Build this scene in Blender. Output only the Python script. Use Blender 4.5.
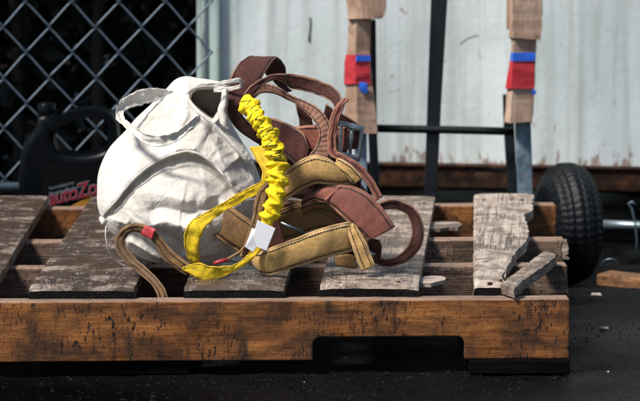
import bpy, bmesh, math, random
import numpy as np
from mathutils import Vector, Matrix, noise
R = math.radians
rng = random.Random(7)
npr = np.random.default_rng(11)
for o in list(bpy.data.objects): bpy.data.objects.remove(o)
scn = bpy.context.scene
COL = scn.collection
# ------------------------------------------------------------------ camera
F = 3550.0                      # focal length in photo pixels (640 wide)
CY, CZ, PITCH = -5.24, 0.995, R(8.0)
cam_d = bpy.data.cameras.new('camera'); cam = bpy.data.objects.new('camera', cam_d); COL.objects.link(cam)
cam.location = (0, CY, CZ); cam.rotation_euler = (R(90) - PITCH, 0, 0)
cam_d.sensor_width = 36; cam_d.lens = F / 640 * 36; cam_d.clip_end = 500
cam_d.dof.use_dof = True; cam_d.dof.focus_distance = 5.42; cam_d.dof.aperture_fstop = 8.5
scn.camera = cam
scn.render.engine = 'CYCLES'
# ------------------------------------------------------------------ sky, sun, exposure
SUN = Vector((-0.50, -0.34, 0.80)).normalized()
w = bpy.data.worlds.new('World'); scn.world = w; w.use_nodes = True
nt = w.node_tree; bg = nt.nodes['Background']
sky = nt.nodes.new('ShaderNodeTexSky'); sky.sky_type = 'NISHITA'; sky.sun_disc = False
sky.sun_elevation = math.asin(SUN.z); sky.sun_rotation = math.atan2(SUN.x, SUN.y)
nt.links.new(sky.outputs[0], bg.inputs[0]); bg.inputs[1].default_value = 0.05
sd = bpy.data.lights.new('sun', 'SUN'); sd.energy = 2.6; sd.angle = R(12); sd.color = (1, 0.95, 0.88)
so = bpy.data.objects.new('sun', sd); COL.objects.link(so); so.location = (-3, -2, 5)
so.rotation_euler = SUN.to_track_quat('Z', 'Y').to_euler()
vs = scn.view_settings; vs.view_transform = 'Standard'; vs.look = 'None'; vs.exposure = 1.2; vs.gamma = 1
vs.use_curve_mapping = False

# ------------------------------------------------------------------ pixel to place
_f = Vector((0, math.cos(PITCH), -math.sin(PITCH))); _u = Vector((0, math.sin(PITCH), math.cos(PITCH)))
def ray(px, py): return Vector((1, 0, 0)) * ((px - 320) / F) + _u * (-(py - 200.5) / F) + _f
def P(px, py, Y):
    d = ray(px, py); t = (Y - CY) / d.y
    return Vector((0, CY, CZ)) + d * t
def G(px, py, z):
    d = ray(px, py); t = (z - CZ) / d.z
    return Vector((0, CY, CZ)) + d * t

# ------------------------------------------------------------------ object helpers
def obj(name, verts, faces, mat, parent=None, smooth=False, origin=None, mats=None, fmat=None, uvs=None):
    me = bpy.data.meshes.new(name)
    if origin is not None:
        o3 = Vector(origin); verts = [tuple(Vector(v) - o3) for v in verts]
    me.from_pydata([tuple(v) for v in verts], [], faces)
    if mats:
        for m in mats: me.materials.append(m)
        me.polygons.foreach_set('material_index', fmat)
    elif mat: me.materials.append(mat)
    if smooth: me.polygons.foreach_set('use_smooth', [True] * len(me.polygons))
    if uvs is not None:
        l = me.uv_layers.new(name='UVMap')
        li = np.empty(len(me.loops), dtype=np.int32); me.loops.foreach_get('vertex_index', li)
        l.data.foreach_set('uv', np.asarray(uvs, dtype=np.float32)[li].ravel())
    me.update()
    o = bpy.data.objects.new(name, me); COL.objects.link(o)
    if origin is not None: o.location = o3
    if parent: o.parent = parent; o.matrix_parent_inverse = parent.matrix_world.inverted() if False else Matrix.Translation(-parent.location)
    return o
def thing(name, label, cat, loc=(0, 0, 0), group=None):
    o = bpy.data.objects.new(name, None); COL.objects.link(o); o.location = loc; o.empty_display_size = .05
    o['label'] = label; o['category'] = cat
    if group: o['group'] = group
    return o
def tag(o, label, cat, group=None):
    o['label'] = label; o['category'] = cat
    if group: o['group'] = group
    return o
def bevel(o, wd=.002, seg=2):
    m = o.modifiers.new('bevel', 'BEVEL'); m.width = wd; m.segments = seg; m.limit_method = 'ANGLE'; m.angle_limit = R(35)
    return o
def fix_normals(o):
    bm = bmesh.new(); bm.from_mesh(o.data); bmesh.ops.recalc_face_normals(bm, faces=bm.faces); bm.to_mesh(o.data); bm.free()
    return o
def box_data(c, s, rot=None):
    v = []
    for x in (-1, 1):
        for y in (-1, 1):
            for z in (-1, 1):
                p = Vector((x * s[0] / 2, y * s[1] / 2, z * s[2] / 2))
                if rot is not None: p = rot @ p
                v.append(p + Vector(c))
    f = [(0, 1, 3, 2), (4, 6, 7, 5), (0, 4, 5, 1), (2, 3, 7, 6), (0, 2, 6, 4), (1, 5, 7, 3)]
    return v, f
def box(name, c, s, mat, parent=None, rot=None, bev=.002):
    v, f = box_data((0, 0, 0), s, None)
    o = obj(name, v, f, mat)
    o.location = c
    if rot is not None: o.rotation_euler = rot
    if parent: o.parent = parent; o.location = Vector(c) - parent.location
    if bev: bevel(o, bev)
    return o
def catmull(pts, n):
    """resample a list of equal-length vectors (np arrays)"""
    pts = [np.asarray(p, float) for p in pts]
    q = [2 * pts[0] - pts[1]] + pts + [2 * pts[-1] - pts[-2]]
    out = []
    for i in range(1, len(q) - 2):
        a, b, c, d = q[i - 1:i + 3]
        for k in range(n):
            t = k / n
            out.append(.5 * ((2 * b) + (-a + c) * t + (2 * a - 5 * b + 4 * c - d) * t * t + (-a + 3 * b - 3 * c + d) * t ** 3))
    out.append(pts[-1]); return out
def tube_data(pts, rad, ns=8, cap=True, voff=0):
    pts = [Vector(p) for p in pts]; v = []; f = []
    n = len(pts); t0 = (pts[1] - pts[0]).normalized()
    ref = Vector((0, 0, 1)) if abs(t0.z) < .9 else Vector((1, 0, 0))
    nrm = t0.cross(ref).normalized()
    for i, p in enumerate(pts):
        t = (pts[min(i + 1, n - 1)] - pts[max(i - 1, 0)]).normalized()
        nrm = (nrm - t * nrm.dot(t)).normalized(); b = t.cross(nrm)
        r = rad[i] if hasattr(rad, '__len__') else rad
        for k in range(ns):
            a = 2 * math.pi * k / ns
            v.append(p + nrm * (math.cos(a) * r) + b * (math.sin(a) * r))
    for i in range(n - 1):
        for k in range(ns):
            k2 = (k + 1) % ns
            f.append((voff + i * ns + k, voff + i * ns + k2, voff + (i + 1) * ns + k2, voff + (i + 1) * ns + k))
    if cap:
        f.append(tuple(voff + k for k in range(ns))[::-1]); f.append(tuple(voff + (n - 1) * ns + k for k in range(ns)))
    return v, f
def tube(name, pts, rad, mat, parent=None, ns=10):
    v, f = tube_data(pts, rad, ns); return obj(name, v, f, mat, parent, True)

# ------------------------------------------------------------------ materials
class NT:
    def __init__(s, name):
        s.m = bpy.data.materials.new(name); s.m.use_nodes = True; s.t = s.m.node_tree
        s.b = s.t.nodes['Principled BSDF']
    def n(s, typ, ins=None, **pr):
        nd = s.t.nodes.new('ShaderNode' + typ)
        for k, v in pr.items(): setattr(nd, k, v)
        for k, v in (ins or {}).items(): s.set(nd.inputs[k], v)
        return nd
    def set(s, sock, v):
        if isinstance(v, bpy.types.NodeSocket): s.t.links.new(v, sock)
        elif isinstance(v, bpy.types.Node): s.t.links.new(v.outputs[0], sock)
        elif isinstance(v, (tuple, list)) and len(v) == 3 and sock.type == 'RGBA': sock.default_value = (*v, 1)
        else: sock.default_value = v
    def coords(s, scale=(1, 1, 1), src='Object', rand=True):
        tc = s.n('TexCoord'); out = tc.outputs[src]
        if rand:
            oi = s.n('ObjectInfo'); mu = s.n('Math', {0: oi.outputs['Random'], 1: 37.0}, operation='MULTIPLY')
            ad = s.n('VectorMath', {0: out, 1: mu}, operation='ADD'); out = ad.outputs[0]
        mp = s.n('Mapping', {0: out, 'Scale': scale}); return mp.outputs[0]
    def noise(s, vec, scale, detail=4, rough=.55, dist=0):
        return s.n('TexNoise', {'Vector': vec, 'Scale': scale, 'Detail': detail, 'Roughness': rough, 'Distortion': dist}).outputs[0]
    def ramp(s, fac, stops, interp='LINEAR'):
        r = s.n('ValToRGB', {0: fac}); r.color_ramp.interpolation = interp
        el = r.color_ramp.elements
        while len(el) < len(stops): el.new(.5)
        for e, (p, c) in zip(el, stops):
            e.position = p; e.color = (*c, 1) if isinstance(c, (tuple, list)) else (c, c, c, 1)
        return r.outputs[0]
    def mix(s, fac, a, b, blend='MIX'):
        m = s.n('Mix', None, data_type='RGBA', blend_type=blend)
        s.set(m.inputs[0], fac); s.set(m.inputs[6], a); s.set(m.inputs[7], b); return m.outputs[2]
    def math(s, op, a, b=0.0, c=None, clamp=False):
        ins = {0: a, 1: b}
        if c is not None: ins[2] = c
        return s.n('Math', ins, operation=op, use_clamp=clamp).outputs[0]
    def bump(s, h, strength=.5, dist=.002, nrm=None):
        ins = {'Height': h, 'Strength': strength, 'Distance': dist}
        if nrm is not None: ins['Normal'] = nrm
        return s.n('Bump', ins).outputs[0]
    def done(s, color=None, rough=None, nrm=None, metal=None, spec=None, **kw):
        if color is not None: s.set(s.b.inputs['Base Color'], color)
        if rough is not None: s.set(s.b.inputs['Roughness'], rough)
        if nrm is not None: s.set(s.b.inputs['Normal'], nrm)
        if metal is not None: s.set(s.b.inputs['Metallic'], metal)
        if spec is not None: s.set(s.b.inputs['Specular IOR Level'], spec)
        for k, v in kw.items(): s.set(s.b.inputs[k], v)
        return s.m

def wood(name, light, mid, dark, blot=.5, pits=.5, wet=.3, blotscale=9, gs=(3, 55, 55), fine=.65, bstr=.85, ps=(1.6, 1, 1), stain=0, spec=.35):
    """grain runs along local X"""
    s = NT(name)
    vg = s.coords(gs); vb = s.coords((1, 2.2, 2.2)); vp = s.coords((1, 1, 1))
    g = s.noise(vg, 2.2, 8, .62, .35); g2 = s.noise(vg, 7, 4, .7)
    base = s.ramp(g, [(.30, dark), (.5, mid), (.68, light)])
    base = s.mix(s.ramp(g2, [(.44, fine), (.60, 0.0)]), base, dark)
    b = s.noise(vb, blotscale, 7, .65, .4); bm_ = s.ramp(b, [(.5 - .14 * blot, 1.0), (.60 - .06 * blot, 0.0)])
    base = s.mix(s.math('MULTIPLY', bm_, .85 * min(1, blot * 1.4)), base, tuple(c * .30 for c in dark))
    sp = s.noise(s.coords(ps), 120, 3, .6); zone = s.ramp(s.noise(vp, 13, 4, .6), [(.42, 0.0), (.62, 1.0)])
    pm = s.math('MULTIPLY', s.ramp(sp, [(.57, 0.0), (.63, 1.0)]), zone)
    base = s.mix(s.math('MULTIPLY', pm, pits), base, (.008, .006, .005))
    if stain:
        s1 = s.ramp(s.noise(s.coords((5, 2, 2.2)), 3.2, 9, .72, .5), [(.50, 0.0), (.66, 1.0)]); s2 = s.ramp(s.noise(s.coords((26, 2, 5)), 2.4, 6, .65), [(.56, 0.0), (.68, 1.0)])
        base = s.mix(s.math('MULTIPLY', s1, stain), base, (.045, .020, .010)); base = s.mix(s.math('MULTIPLY', s2, stain * .8), base, (.018, .010, .007))
    wm = s.ramp(s.noise(vb, 5, 5, .6), [(.50, 0.0), (.60, 1.0)])
    rough = s.math('SUBTRACT', .72, s.math('MULTIPLY', wm, wet * 1.1))
    h = s.math('ADD', s.math('MULTIPLY', g, .7), s.math('SUBTRACT', s.math('MULTIPLY', g2, .5), s.math('MULTIPLY', pm, .8)))
    return s.done(base, rough, s.bump(h, bstr, .004), spec=spec)
M = {}
def deckwood(name, light, mid, dark, wetc, cover, gr=.35):
    """weathered, partly soaked board: pale flaking skin over dark wet wood; grain along local X"""
    s = NT(name); v = s.coords((1, 1, 1)); vg = s.coords((3.5, 60, 60))
    g = s.noise(vg, 2.0, 7, .6, .3)
    c = s.mix(s.ramp(s.noise(v, 17, 6, .6), [(.36, 0.0), (.62, 1.0)]), mid, light)
    c = s.mix(s.math('MULTIPLY', s.ramp(g, [(.40, 1.0), (.58, 0.0)]), gr), c, dark)
    n1 = s.noise(s.coords((1.2, 1, 1)), 19, 10, .72, .35); edge = .5 - .17 + cover * .34
    wet = s.ramp(n1, [(edge - .03, 1.0), (edge + .055, 0.0)])
    c = s.mix(s.math('MULTIPLY', wet, .85), c, wetc)
    crk = s.ramp(s.noise(s.coords((1.3, 70, 70)), 1.6, 5, .6, .15), [(.475, 0.0), (.497, 1.0), (.503, 1.0), (.525, 0.0)])
    crk = s.math('MULTIPLY', crk, s.ramp(s.noise(v, 6, 3, .5), [(.45, 0.0), (.6, 1.0)])); c = s.mix(s.math('MULTIPLY', crk, .85), c, tuple(x * .3 for x in dark))
    c = s.mix(s.math('MULTIPLY', s.ramp(s.noise(v, 75, 6, .7), [(.60, 0.0), (.68, 1.0)]), .55), c, dark)
    r = s.math('SUBTRACT', .78, s.math('MULTIPLY', wet, .48))
    h = s.math('SUBTRACT', s.math('ADD', s.math('MULTIPLY', g, .8), s.math('MULTIPLY', s.noise(v, 75, 6, .7), .5)), s.math('ADD', s.math('MULTIPLY', wet, .6), s.math('MULTIPLY', crk, 1.6)))
    return s.done(c, r, s.bump(h, .6, .0028), spec=.4)
M['deck'] = deckwood('weathered_deck_wood', (.40, .33, .27), (.27, .208, .163), (.08, .053, .038), (.105, .067, .047), .40, .4)
M['deck_dark'] = deckwood('damp_deck_wood', (.30, .240, .195), (.175, .128, .098), (.046, .028, .020), (.048, .028, .019), .60, .4)
M['deck_pale'] = deckwood('pale_deck_wood', (.50, .425, .355), (.37, .30, .245), (.11, .076, .057), (.12, .083, .063), .30, .4)
M['endgrain'] = wood('tarred_end_grain', (.014, .012, .011), (.006, .0055, .0055), (.002, .002, .0025), .5, .6, .4, spec=.12)
M['stringer'] = wood('orange_stringer_wood', (.40, .162, .042), (.29, .106, .026), (.13, .043, .012), .8, 1.0, .4, 10, (2.2, 22, 22), .38, .6, (1.7, 1, .6), .95)
M['stringer_top'] = wood('sawn_stringer_top', (.50, .36, .27), (.38, .25, .18), (.17, .10, .065), .2, .3, .2)
M['stringer_in'] = wood('brown_stringer_wood', (.44, .30, .22), (.28, .175, .12), (.08, .046, .032), .5, .6, .3)
M['stringer_red'] = wood('red_stained_stringer_wood', (.22, .08, .055), (.12, .035, .026), (.04, .015, .012), .5, .6, .3)
M['scrap'] = wood('scrap_wood', (.55, .28, .10), (.34, .16, .06), (.12, .05, .02), .4, .5, .2)

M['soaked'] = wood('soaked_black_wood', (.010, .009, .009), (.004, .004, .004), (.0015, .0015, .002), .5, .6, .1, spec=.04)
def asphalt():
    s = NT('wet_asphalt')
    v = s.coords((1, 1, 1), rand=False)
    n1 = s.noise(v, 260, 4, .7); n2 = s.noise(v, 28, 6, .6); n3 = s.noise(v, 2.2, 4, .55)
    vo = s.n('TexVoronoi', {'Vector': v, 'Scale': 150.0}).outputs['Distance']
    c = s.ramp(n1, [(.40, (.0008, .0011, .0014)), (.56, (.002, .0026, .0032)), (.76, (.016, .019, .022))])
    c = s.mix(s.ramp(n2, [(.4, .6), (.6, 0.0)]), c, (.006, .006, .007))
    # soft-edged dark patch in the base colour at the left front
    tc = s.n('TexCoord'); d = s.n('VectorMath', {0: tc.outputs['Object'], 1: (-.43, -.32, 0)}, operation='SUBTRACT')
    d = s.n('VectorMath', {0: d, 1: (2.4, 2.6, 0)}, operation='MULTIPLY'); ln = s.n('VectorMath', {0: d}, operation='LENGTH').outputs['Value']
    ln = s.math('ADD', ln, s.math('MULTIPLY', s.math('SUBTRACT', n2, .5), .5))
    oil = s.ramp(ln, [(.55, 1.0), (.95, 0.0)])  # mask of the dark patch, fading outwards
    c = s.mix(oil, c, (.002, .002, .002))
    wet = s.ramp(n3, [(.42, 0.0), (.6, 1.0)])
    r = s.math('SUBTRACT', .62, s.math('MULTIPLY', wet, .28))
    h = s.math('ADD', s.math('MULTIPLY', vo, -.8), s.math('ADD', s.math('MULTIPLY', n1, .6), s.math('MULTIPLY', n2, 1.1)))
    return s.done(c, r, s.bump(h, .9, .008), spec=s.math('SUBTRACT', .06, s.math('MULTIPLY', oil, .055)))
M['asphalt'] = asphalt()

def canvas(name, col, dirty=.4):
    s = NT(name); v = s.coords((1, 1, 1), rand=False)
    wv = s.n('TexWave', {'Vector': v, 'Scale': 260.0, 'Distortion': .6, 'Detail': 1.0}, bands_direction='X').outputs[1]
    wz = s.n('TexWave', {'Vector': v, 'Scale': 260.0, 'Distortion': .6, 'Detail': 1.0}, bands_direction='Z').outputs[1]
    n = s.noise(v, 14, 6, .6); n2 = s.noise(v, 150, 3, .6)
    c = s.ramp(n, [(.33, tuple(x * .74 for x in col)), (.5, col), (.8, tuple(min(.86, x * 1.05) for x in col))])
    st = s.math('MULTIPLY', s.ramp(s.noise(v, 7.5, 5, .65), [(.55, 0.0), (.72, 1.0)]), dirty)
    c = s.mix(st, c, (.36, .29, .22))
    c = s.mix(s.math('MULTIPLY', s.ramp(n2, [(.68, 0.0), (.74, 1.0)]), .45), c, (.2, .15, .12))
    c = s.mix(s.math('MULTIPLY', s.ramp(s.noise(v, 420, 2, .5), [(.35, 1.0), (.62, 0.0)]), .16), c, (.30, .26, .22))
    wr = s.noise(v, 55, 5, .6, .8)
    h = s.math('ADD', s.math('MULTIPLY', s.math('ADD', wv, wz), .12), s.math('MULTIPLY', wr, .5))
    rd = s.math('ABSOLUTE', s.math('SUBTRACT', s.noise(s.coords((1, 1, .7), rand=False), 15, 4, .5, .9), .5)); rd2 = s.math('ABSOLUTE', s.math('SUBTRACT', s.noise(s.coords((.8, 1, 1.2), rand=False), 34, 3, .5, .6), .5))
    cz = s.math('SUBTRACT', 0.0, s.math('ADD', s.math('POWER', rd, .7), s.math('MULTIPLY', s.math('POWER', rd2, .7), .35)))
    nb = s.bump(cz, .20, .014)
    return s.done(c, .85, s.bump(h, .22, .0018, nb), spec=.2, **{'Sheen Weight': .15})
M['canvas'] = canvas('white_canvas', (.66, .612, .55), .7)
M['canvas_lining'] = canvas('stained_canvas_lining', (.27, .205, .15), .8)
M['canvas_hem'] = canvas('white_canvas_hem', (.67, .63, .57), .6)

def webbing(name, c1, c2, edge, rib=520.0, ribstr=.6, dirt=(.05, .035, .03), dirtamt=.6):
    """UV: u metres along, v 0..1 across"""
    s = NT(name); tc = s.n('TexCoord'); sp = s.n('SeparateXYZ', {0: tc.outputs['UV']})
    u, v = sp.outputs[0], sp.outputs[1]
    rb = s.math('SINE', s.math('MULTIPLY', u, rib * 5))
    rv = s.math('SINE', s.math('MULTIPLY', v, 95.0))
    vo = s.coords((1, 1, 1)); n = s.noise(vo, 26, 6, .65); n2 = s.noise(vo, 190, 4, .6); n3 = s.noise(vo, 9, 5, .6, .5)
    c = s.mix(n, c1, c2)
    c = s.mix(s.math('MULTIPLY', s.ramp(n2, [(.42, 1.0), (.56, 0.0)]), .35), c, tuple(x * .45 for x in c1))
    e = s.math('ABSOLUTE', s.math('SUBTRACT', v, .5)); em = s.ramp(e, [(.43, 0.0), (.455, 1.0)])
    c = s.mix(s.math('MULTIPLY', em, .8), c, edge)
    c = s.mix(s.math('MULTIPLY', s.ramp(n3, [(.52, 0.0), (.66, 1.0)]), dirtamt), c, dirt)
    h = s.math('ADD', s.math('MULTIPLY', rb, .3 * ribstr), s.math('ADD', s.math('MULTIPLY', rv, .06), s.math('MULTIPLY', n2, .8)))
    return s.done(c, .78, s.bump(h, .35, .0010), spec=.25, **{'Sheen Weight': .1})
M['tan'] = webbing('tan_belt_webbing', (.44, .25, .075), (.60, .385, .15), (.48, .32, .16), 500, .0, (.14, .08, .04), .5)
M['tan_dark'] = webbing('brown_strap_webbing', (.17, .088, .032), (.30, .17, .068), (.27, .155, .07), 420, .3, (.07, .04, .025), .6)
M['maroon'] = webbing('maroon_webbing', (.040, .010, .009), (.112, .036, .024), (.28, .145, .085), 480, 1.0, (.03, .012, .011), .6)
M['rose'] = webbing('faded_rose_webbing', (.20, .060, .042), (.31, .108, .074), (.33, .155, .105), 480, .5, (.13, .05, .04), .55)
M['ribbed'] = webbing('faded_brown_ribbed_webbing', (.20, .09, .06), (.34, .18, .12), (.32, .175, .11), 160, 4.0, (.14, .06, .045), .4)
M['yellow'] = webbing('yellow_lanyard_webbing', (.70, .46, .008), (.80, .58, .02), (.72, .48, .01), 620, .7, (.34, .22, .03), .5)
def simple(name, col, rough=.6, metal=0, bumpsc=0, bs=.3, spec=.5, var=.25, vs_=30):
    s = NT(name); v = s.coords((1, 1, 1)); n = s.noise(v, vs_, 5, .6)
    c = s.mix(n, tuple(x * (1 - var) for x in col), tuple(min(1, x * (1 + var)) for x in col))
    nr = s.bump(s.noise(v, bumpsc, 4, .6), bs, .002) if bumpsc else None
    return s.done(c, rough, nr, metal, spec)
M['thread'] = simple('black_stitching_thread', (.012, .010, .010), .7)
M['thread_pale'] = simple('pale_stitching_thread', (.45, .30, .20), .8)
M['thread_yellow'] = simple('dark_yellow_thread', (.36, .22, .01), .8)
M['tagwhite'] = simple('white_label_cloth', (.80, .80, .82), .7, 0, 90, .12, var=.06)
M['redtape'] = simple('red_tape', (.42, .022, .03), .5, 0, 60, .6)
M['bluetape'] = simple('blue_tape', (.02, .12, .62), .5, 0, 60, .5)
M['redband'] = simple('red_rubber_band', (.45, .04, .045), .45, 0, 90, .4)
M['galv'] = simple('dull_galvanised_wire', (.17, .22, .27), .5, .75, 160, .3, var=.3)
M['pipe'] = simple('galvanised_pipe', (.22, .27, .30), .42, .8, 90, .2)
M['rubber'] = simple('tyre_rubber', (.0028, .004, .0055), .5, 0, 300, .35, .25, .35, 60)
M['blackpaint'] = simple('chipped_black_paint', (.004, .005, .007), .42, 0, 130, .4, .4, .4)
M['plasticblack'] = simple('black_bottle_plastic', (.0012, .002, .003), .35, 0, 60, .15, .14)
M['steelbuckle'] = simple('worn_buckle_steel', (.30, .33, .35), .38, .85, 150, .5, var=.4)
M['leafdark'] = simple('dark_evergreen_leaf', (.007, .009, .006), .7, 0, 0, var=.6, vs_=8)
M['leafdead'] = simple('dead_brown_leaf', (.10, .05, .03), .8, 0, 0, var=.6, vs_=20)
M['bark'] = simple('dark_bark', (.035, .025, .02), .9, 0, 50, .8)
M['stone'] = simple('pale_grit', (.30, .29, .28), .8, 0, 90, .5, var=.5, vs_=3)
M['grit_dark'] = simple('dark_grit', (.008, .0095, .011), .8, 0, 90, .5, spec=.1, var=.6, vs_=60)
def bluegrey():
    s = NT('worn_blue_grey_paint'); v = s.coords((1, 1, 1)); n = s.noise(v, 22, 7, .7)
    c = s.ramp(n, [(.35, (.035, .055, .075)), (.5, (.11, .16, .20)), (.7, (.22, .28, .32))])
    ru = s.ramp(s.noise(v, 45, 5, .65), [(.62, 0.0), (.7, 1.0)])
    return s.done(s.mix(ru, c, (.12, .05, .025)), .5, s.bump(n, .4, .001))
M['bluegrey'] = bluegrey()
def cardboard():
    s = NT('weathered_cardboard'); v = s.coords((1, 1, 1)); n = s.noise(v, 16, 6, .65); f = s.noise(s.coords((8, 8, 1)), 9, 2, .5)
    c = s.ramp(n, [(.3, (.22, .13, .088)), (.5, (.37, .245, .175)), (.72, (.48, .35, .27))])
    c = s.mix(s.math('MULTIPLY', s.ramp(f, [(.5, 0.0), (.7, 1.0)]), .35), c, (.17, .10, .07))
    return s.done(c, .9, s.bump(s.math('ADD', n, f), .7, .003), spec=.15)
M['cardboard'] = cardboard()
def container_paint(name, base, rustlow, zc=.155):
    s = NT(name); v = s.coords((1, 1, 1), rand=False); tc = s.n('TexCoord'); sp = s.n('SeparateXYZ', {0: tc.outputs['Object']})
    st = s.noise(s.coords((26, 26, 1.1), rand=False), 1.6, 6, .6); big = s.noise(v, 5.5, 6, .6); fine = s.noise(v, 60, 6, .7)
    c = s.ramp(big, [(.3, tuple(x * .80 for x in base)), (.5, base), (.75, tuple(min(.85, x * 1.1) for x in base))])
    c = s.mix(s.math('MULTIPLY', s.ramp(st, [(.46, 0.0), (.66, 1.0)]), .7), c, tuple(a * b for a, b in zip(base, (.66, .655, .60))))
    # small rust blooms and long drips, denser near the bottom edge
    z = sp.outputs[2]; low = s.n('MapRange', {0: z, 1: zc + .055, 2: zc, 3: 0.0, 4: 1.0}).outputs[0]
    dr = s.noise(s.coords((30, 30, 9), rand=False), 1.7, 5, .65)
    thr = s.math('ADD', dr, s.math('MULTIPLY', low, .17))
    m1 = s.ramp(thr, [(.665, 0.0), (.72, 1.0)])
    m2 = s.ramp(s.noise(v, 34, 8, .74), [(.635, 0.0), (.67, 1.0)])
    rc = s.ramp(fine, [(.3, (.09, .035, .018)), (.55, (.25, .105, .045)), (.8, (.40, .22, .12))])
    c = s.mix(s.math('MULTIPLY', m1, .75 * rustlow), c, rc); c = s.mix(s.math('MULTIPLY', m2, .6), c, rc)
    # dark scuffs
    sc = s.ramp(s.noise(s.coords((5, 5, 9), rand=False), 6, 7, .75, 1.2), [(.66, 0.0), (.70, 1.0)])
    c = s.mix(s.math('MULTIPLY', sc, .5), c, (.12, .13, .13))
    h = s.math('ADD', s.math('MULTIPLY', big, 2.0), fine)
    return s.done(c, s.math('ADD', .42, s.math('MULTIPLY', m1, .4)), s.bump(h, .35, .003), spec=.4)
M['container'] = container_paint('pale_container_paint', (.735, .80, .785), 1.0)
M['container_post'] = container_paint('pale_green_post_paint', (.58, .70, .655), .8)
def rust():
    s = NT('rusted_steel'); v = s.coords((1, 1, 1)); n = s.noise(v, 26, 8, .7); n2 = s.noise(s.coords((1, 1, 3)), 11, 6, .7)
    c = s.ramp(n, [(.32, (.006, .004, .003)), (.5, (.032, .014, .008)), (.66, (.11, .044, .02)), (.8, (.2, .085, .035))])
    c = s.mix(s.ramp(n2, [(.62, 0.0), (.70, .8)]), c, (.34, .30, .26))
    return s.done(c, .85, s.bump(n, .8, .004), spec=.2)
M['rust'] = rust()
def fabric_elastic():
    s = NT('yellow_elastic_cover'); v = s.coords((1, 1, 1), rand=False); n = s.noise(v, 60, 5, .6); n3 = s.noise(v, 17, 5, .6)
    c = s.ramp(n, [(.3, (.72, .46, .004)), (.5, (.88, .64, .008)), (.75, (.90, .70, .03))])
    c = s.mix(s.math('MULTIPLY', s.ramp(n3, [(.54, 0.0), (.7, 1.0)]), .5), c, (.30, .19, .03))
    return s.done(c, .7, s.bump(s.noise(v, 330, 3, .6), .5, .001), spec=.25)
M['elastic'] = fabric_elastic()

# ------------------------------------------------------------------ ground
def ground_z(x, y):
    t = min(1, max(0, (y - .75) / .4)); dip = -.062 * t * t * (3 - 2 * t)
    return dip + (noise.fractal(Vector((x * 6, y * 6, 3.3)), .6, 2.1, 4) * .0045 - .004) * (1 if abs(x) < 3 and abs(y) < 4 else .3)
xs = sorted(set([-120, -60, -25, -10, -5, -3, -2] + [round(-1.4 + .025 * i, 4) for i in range(113)] + [2, 3, 5, 10, 25, 60, 120]))
ys = sorted(set([-120, -60, -25, -10, -5, -3, -1.6] + [round(-1.0 + .025 * i, 4) for i in range(150)] + [3.2, 4, 6, 10, 25, 60, 120]))
gv = [(x, y, ground_z(x, y)) for y in ys for x in xs]; nx = len(xs)
gf = [(j * nx + i, j * nx + i + 1, (j + 1) * nx + i + 1, (j + 1) * nx + i) for j in range(len(ys) - 1) for i in range(nx - 1)]
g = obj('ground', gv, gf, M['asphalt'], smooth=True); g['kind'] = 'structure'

# loose grit on the asphalt (uncountable)
def grit(name, n, region, zf, size, mat, label, cat):
    v = []; f = []
    for _ in range(n):
        x = rng.uniform(*region[0]); y = rng.uniform(*region[1]); s = rng.uniform(*size) * (1 if rng.random() < .85 else 1.7)
        z = zf(x, y)
        if z is None: continue
        b = len(v); a = rng.uniform(0, 6.28); el = rng.uniform(.5, 1)
        for k in range(4):
            an = a + k * math.pi / 2 + rng.uniform(-.3, .3); v.append((x + math.cos(an) * s, y + math.sin(an) * s * el, z))
        v.append((x + rng.uniform(-.3, .3) * s, y, z + s * rng.uniform(.5, 1.0)))
        f += [(b, b + 1, b + 4), (b + 1, b + 2, b + 4), (b + 2, b + 3, b + 4), (b + 3, b, b + 4)]
    o = obj(name, v, f, mat); o['kind'] = 'stuff'; o['label'] = label; o['category'] = cat; return o
grit('grit', 9000, ((-.8, .9), (-.55, 1.6)), lambda x, y: ground_z(x, y) - .0005, (.0012, .003), M['grit_dark'], 'dark loose grit scattered over the wet asphalt', 'grit')
grit('pale_grit', 45, ((-.8, .9), (-.5, 1.3)), lambda x, y: ground_z(x, y) - .0003, (.0008, .0022), M['stone'], 'small pale chips strewn on the dark asphalt', 'grit')

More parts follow.
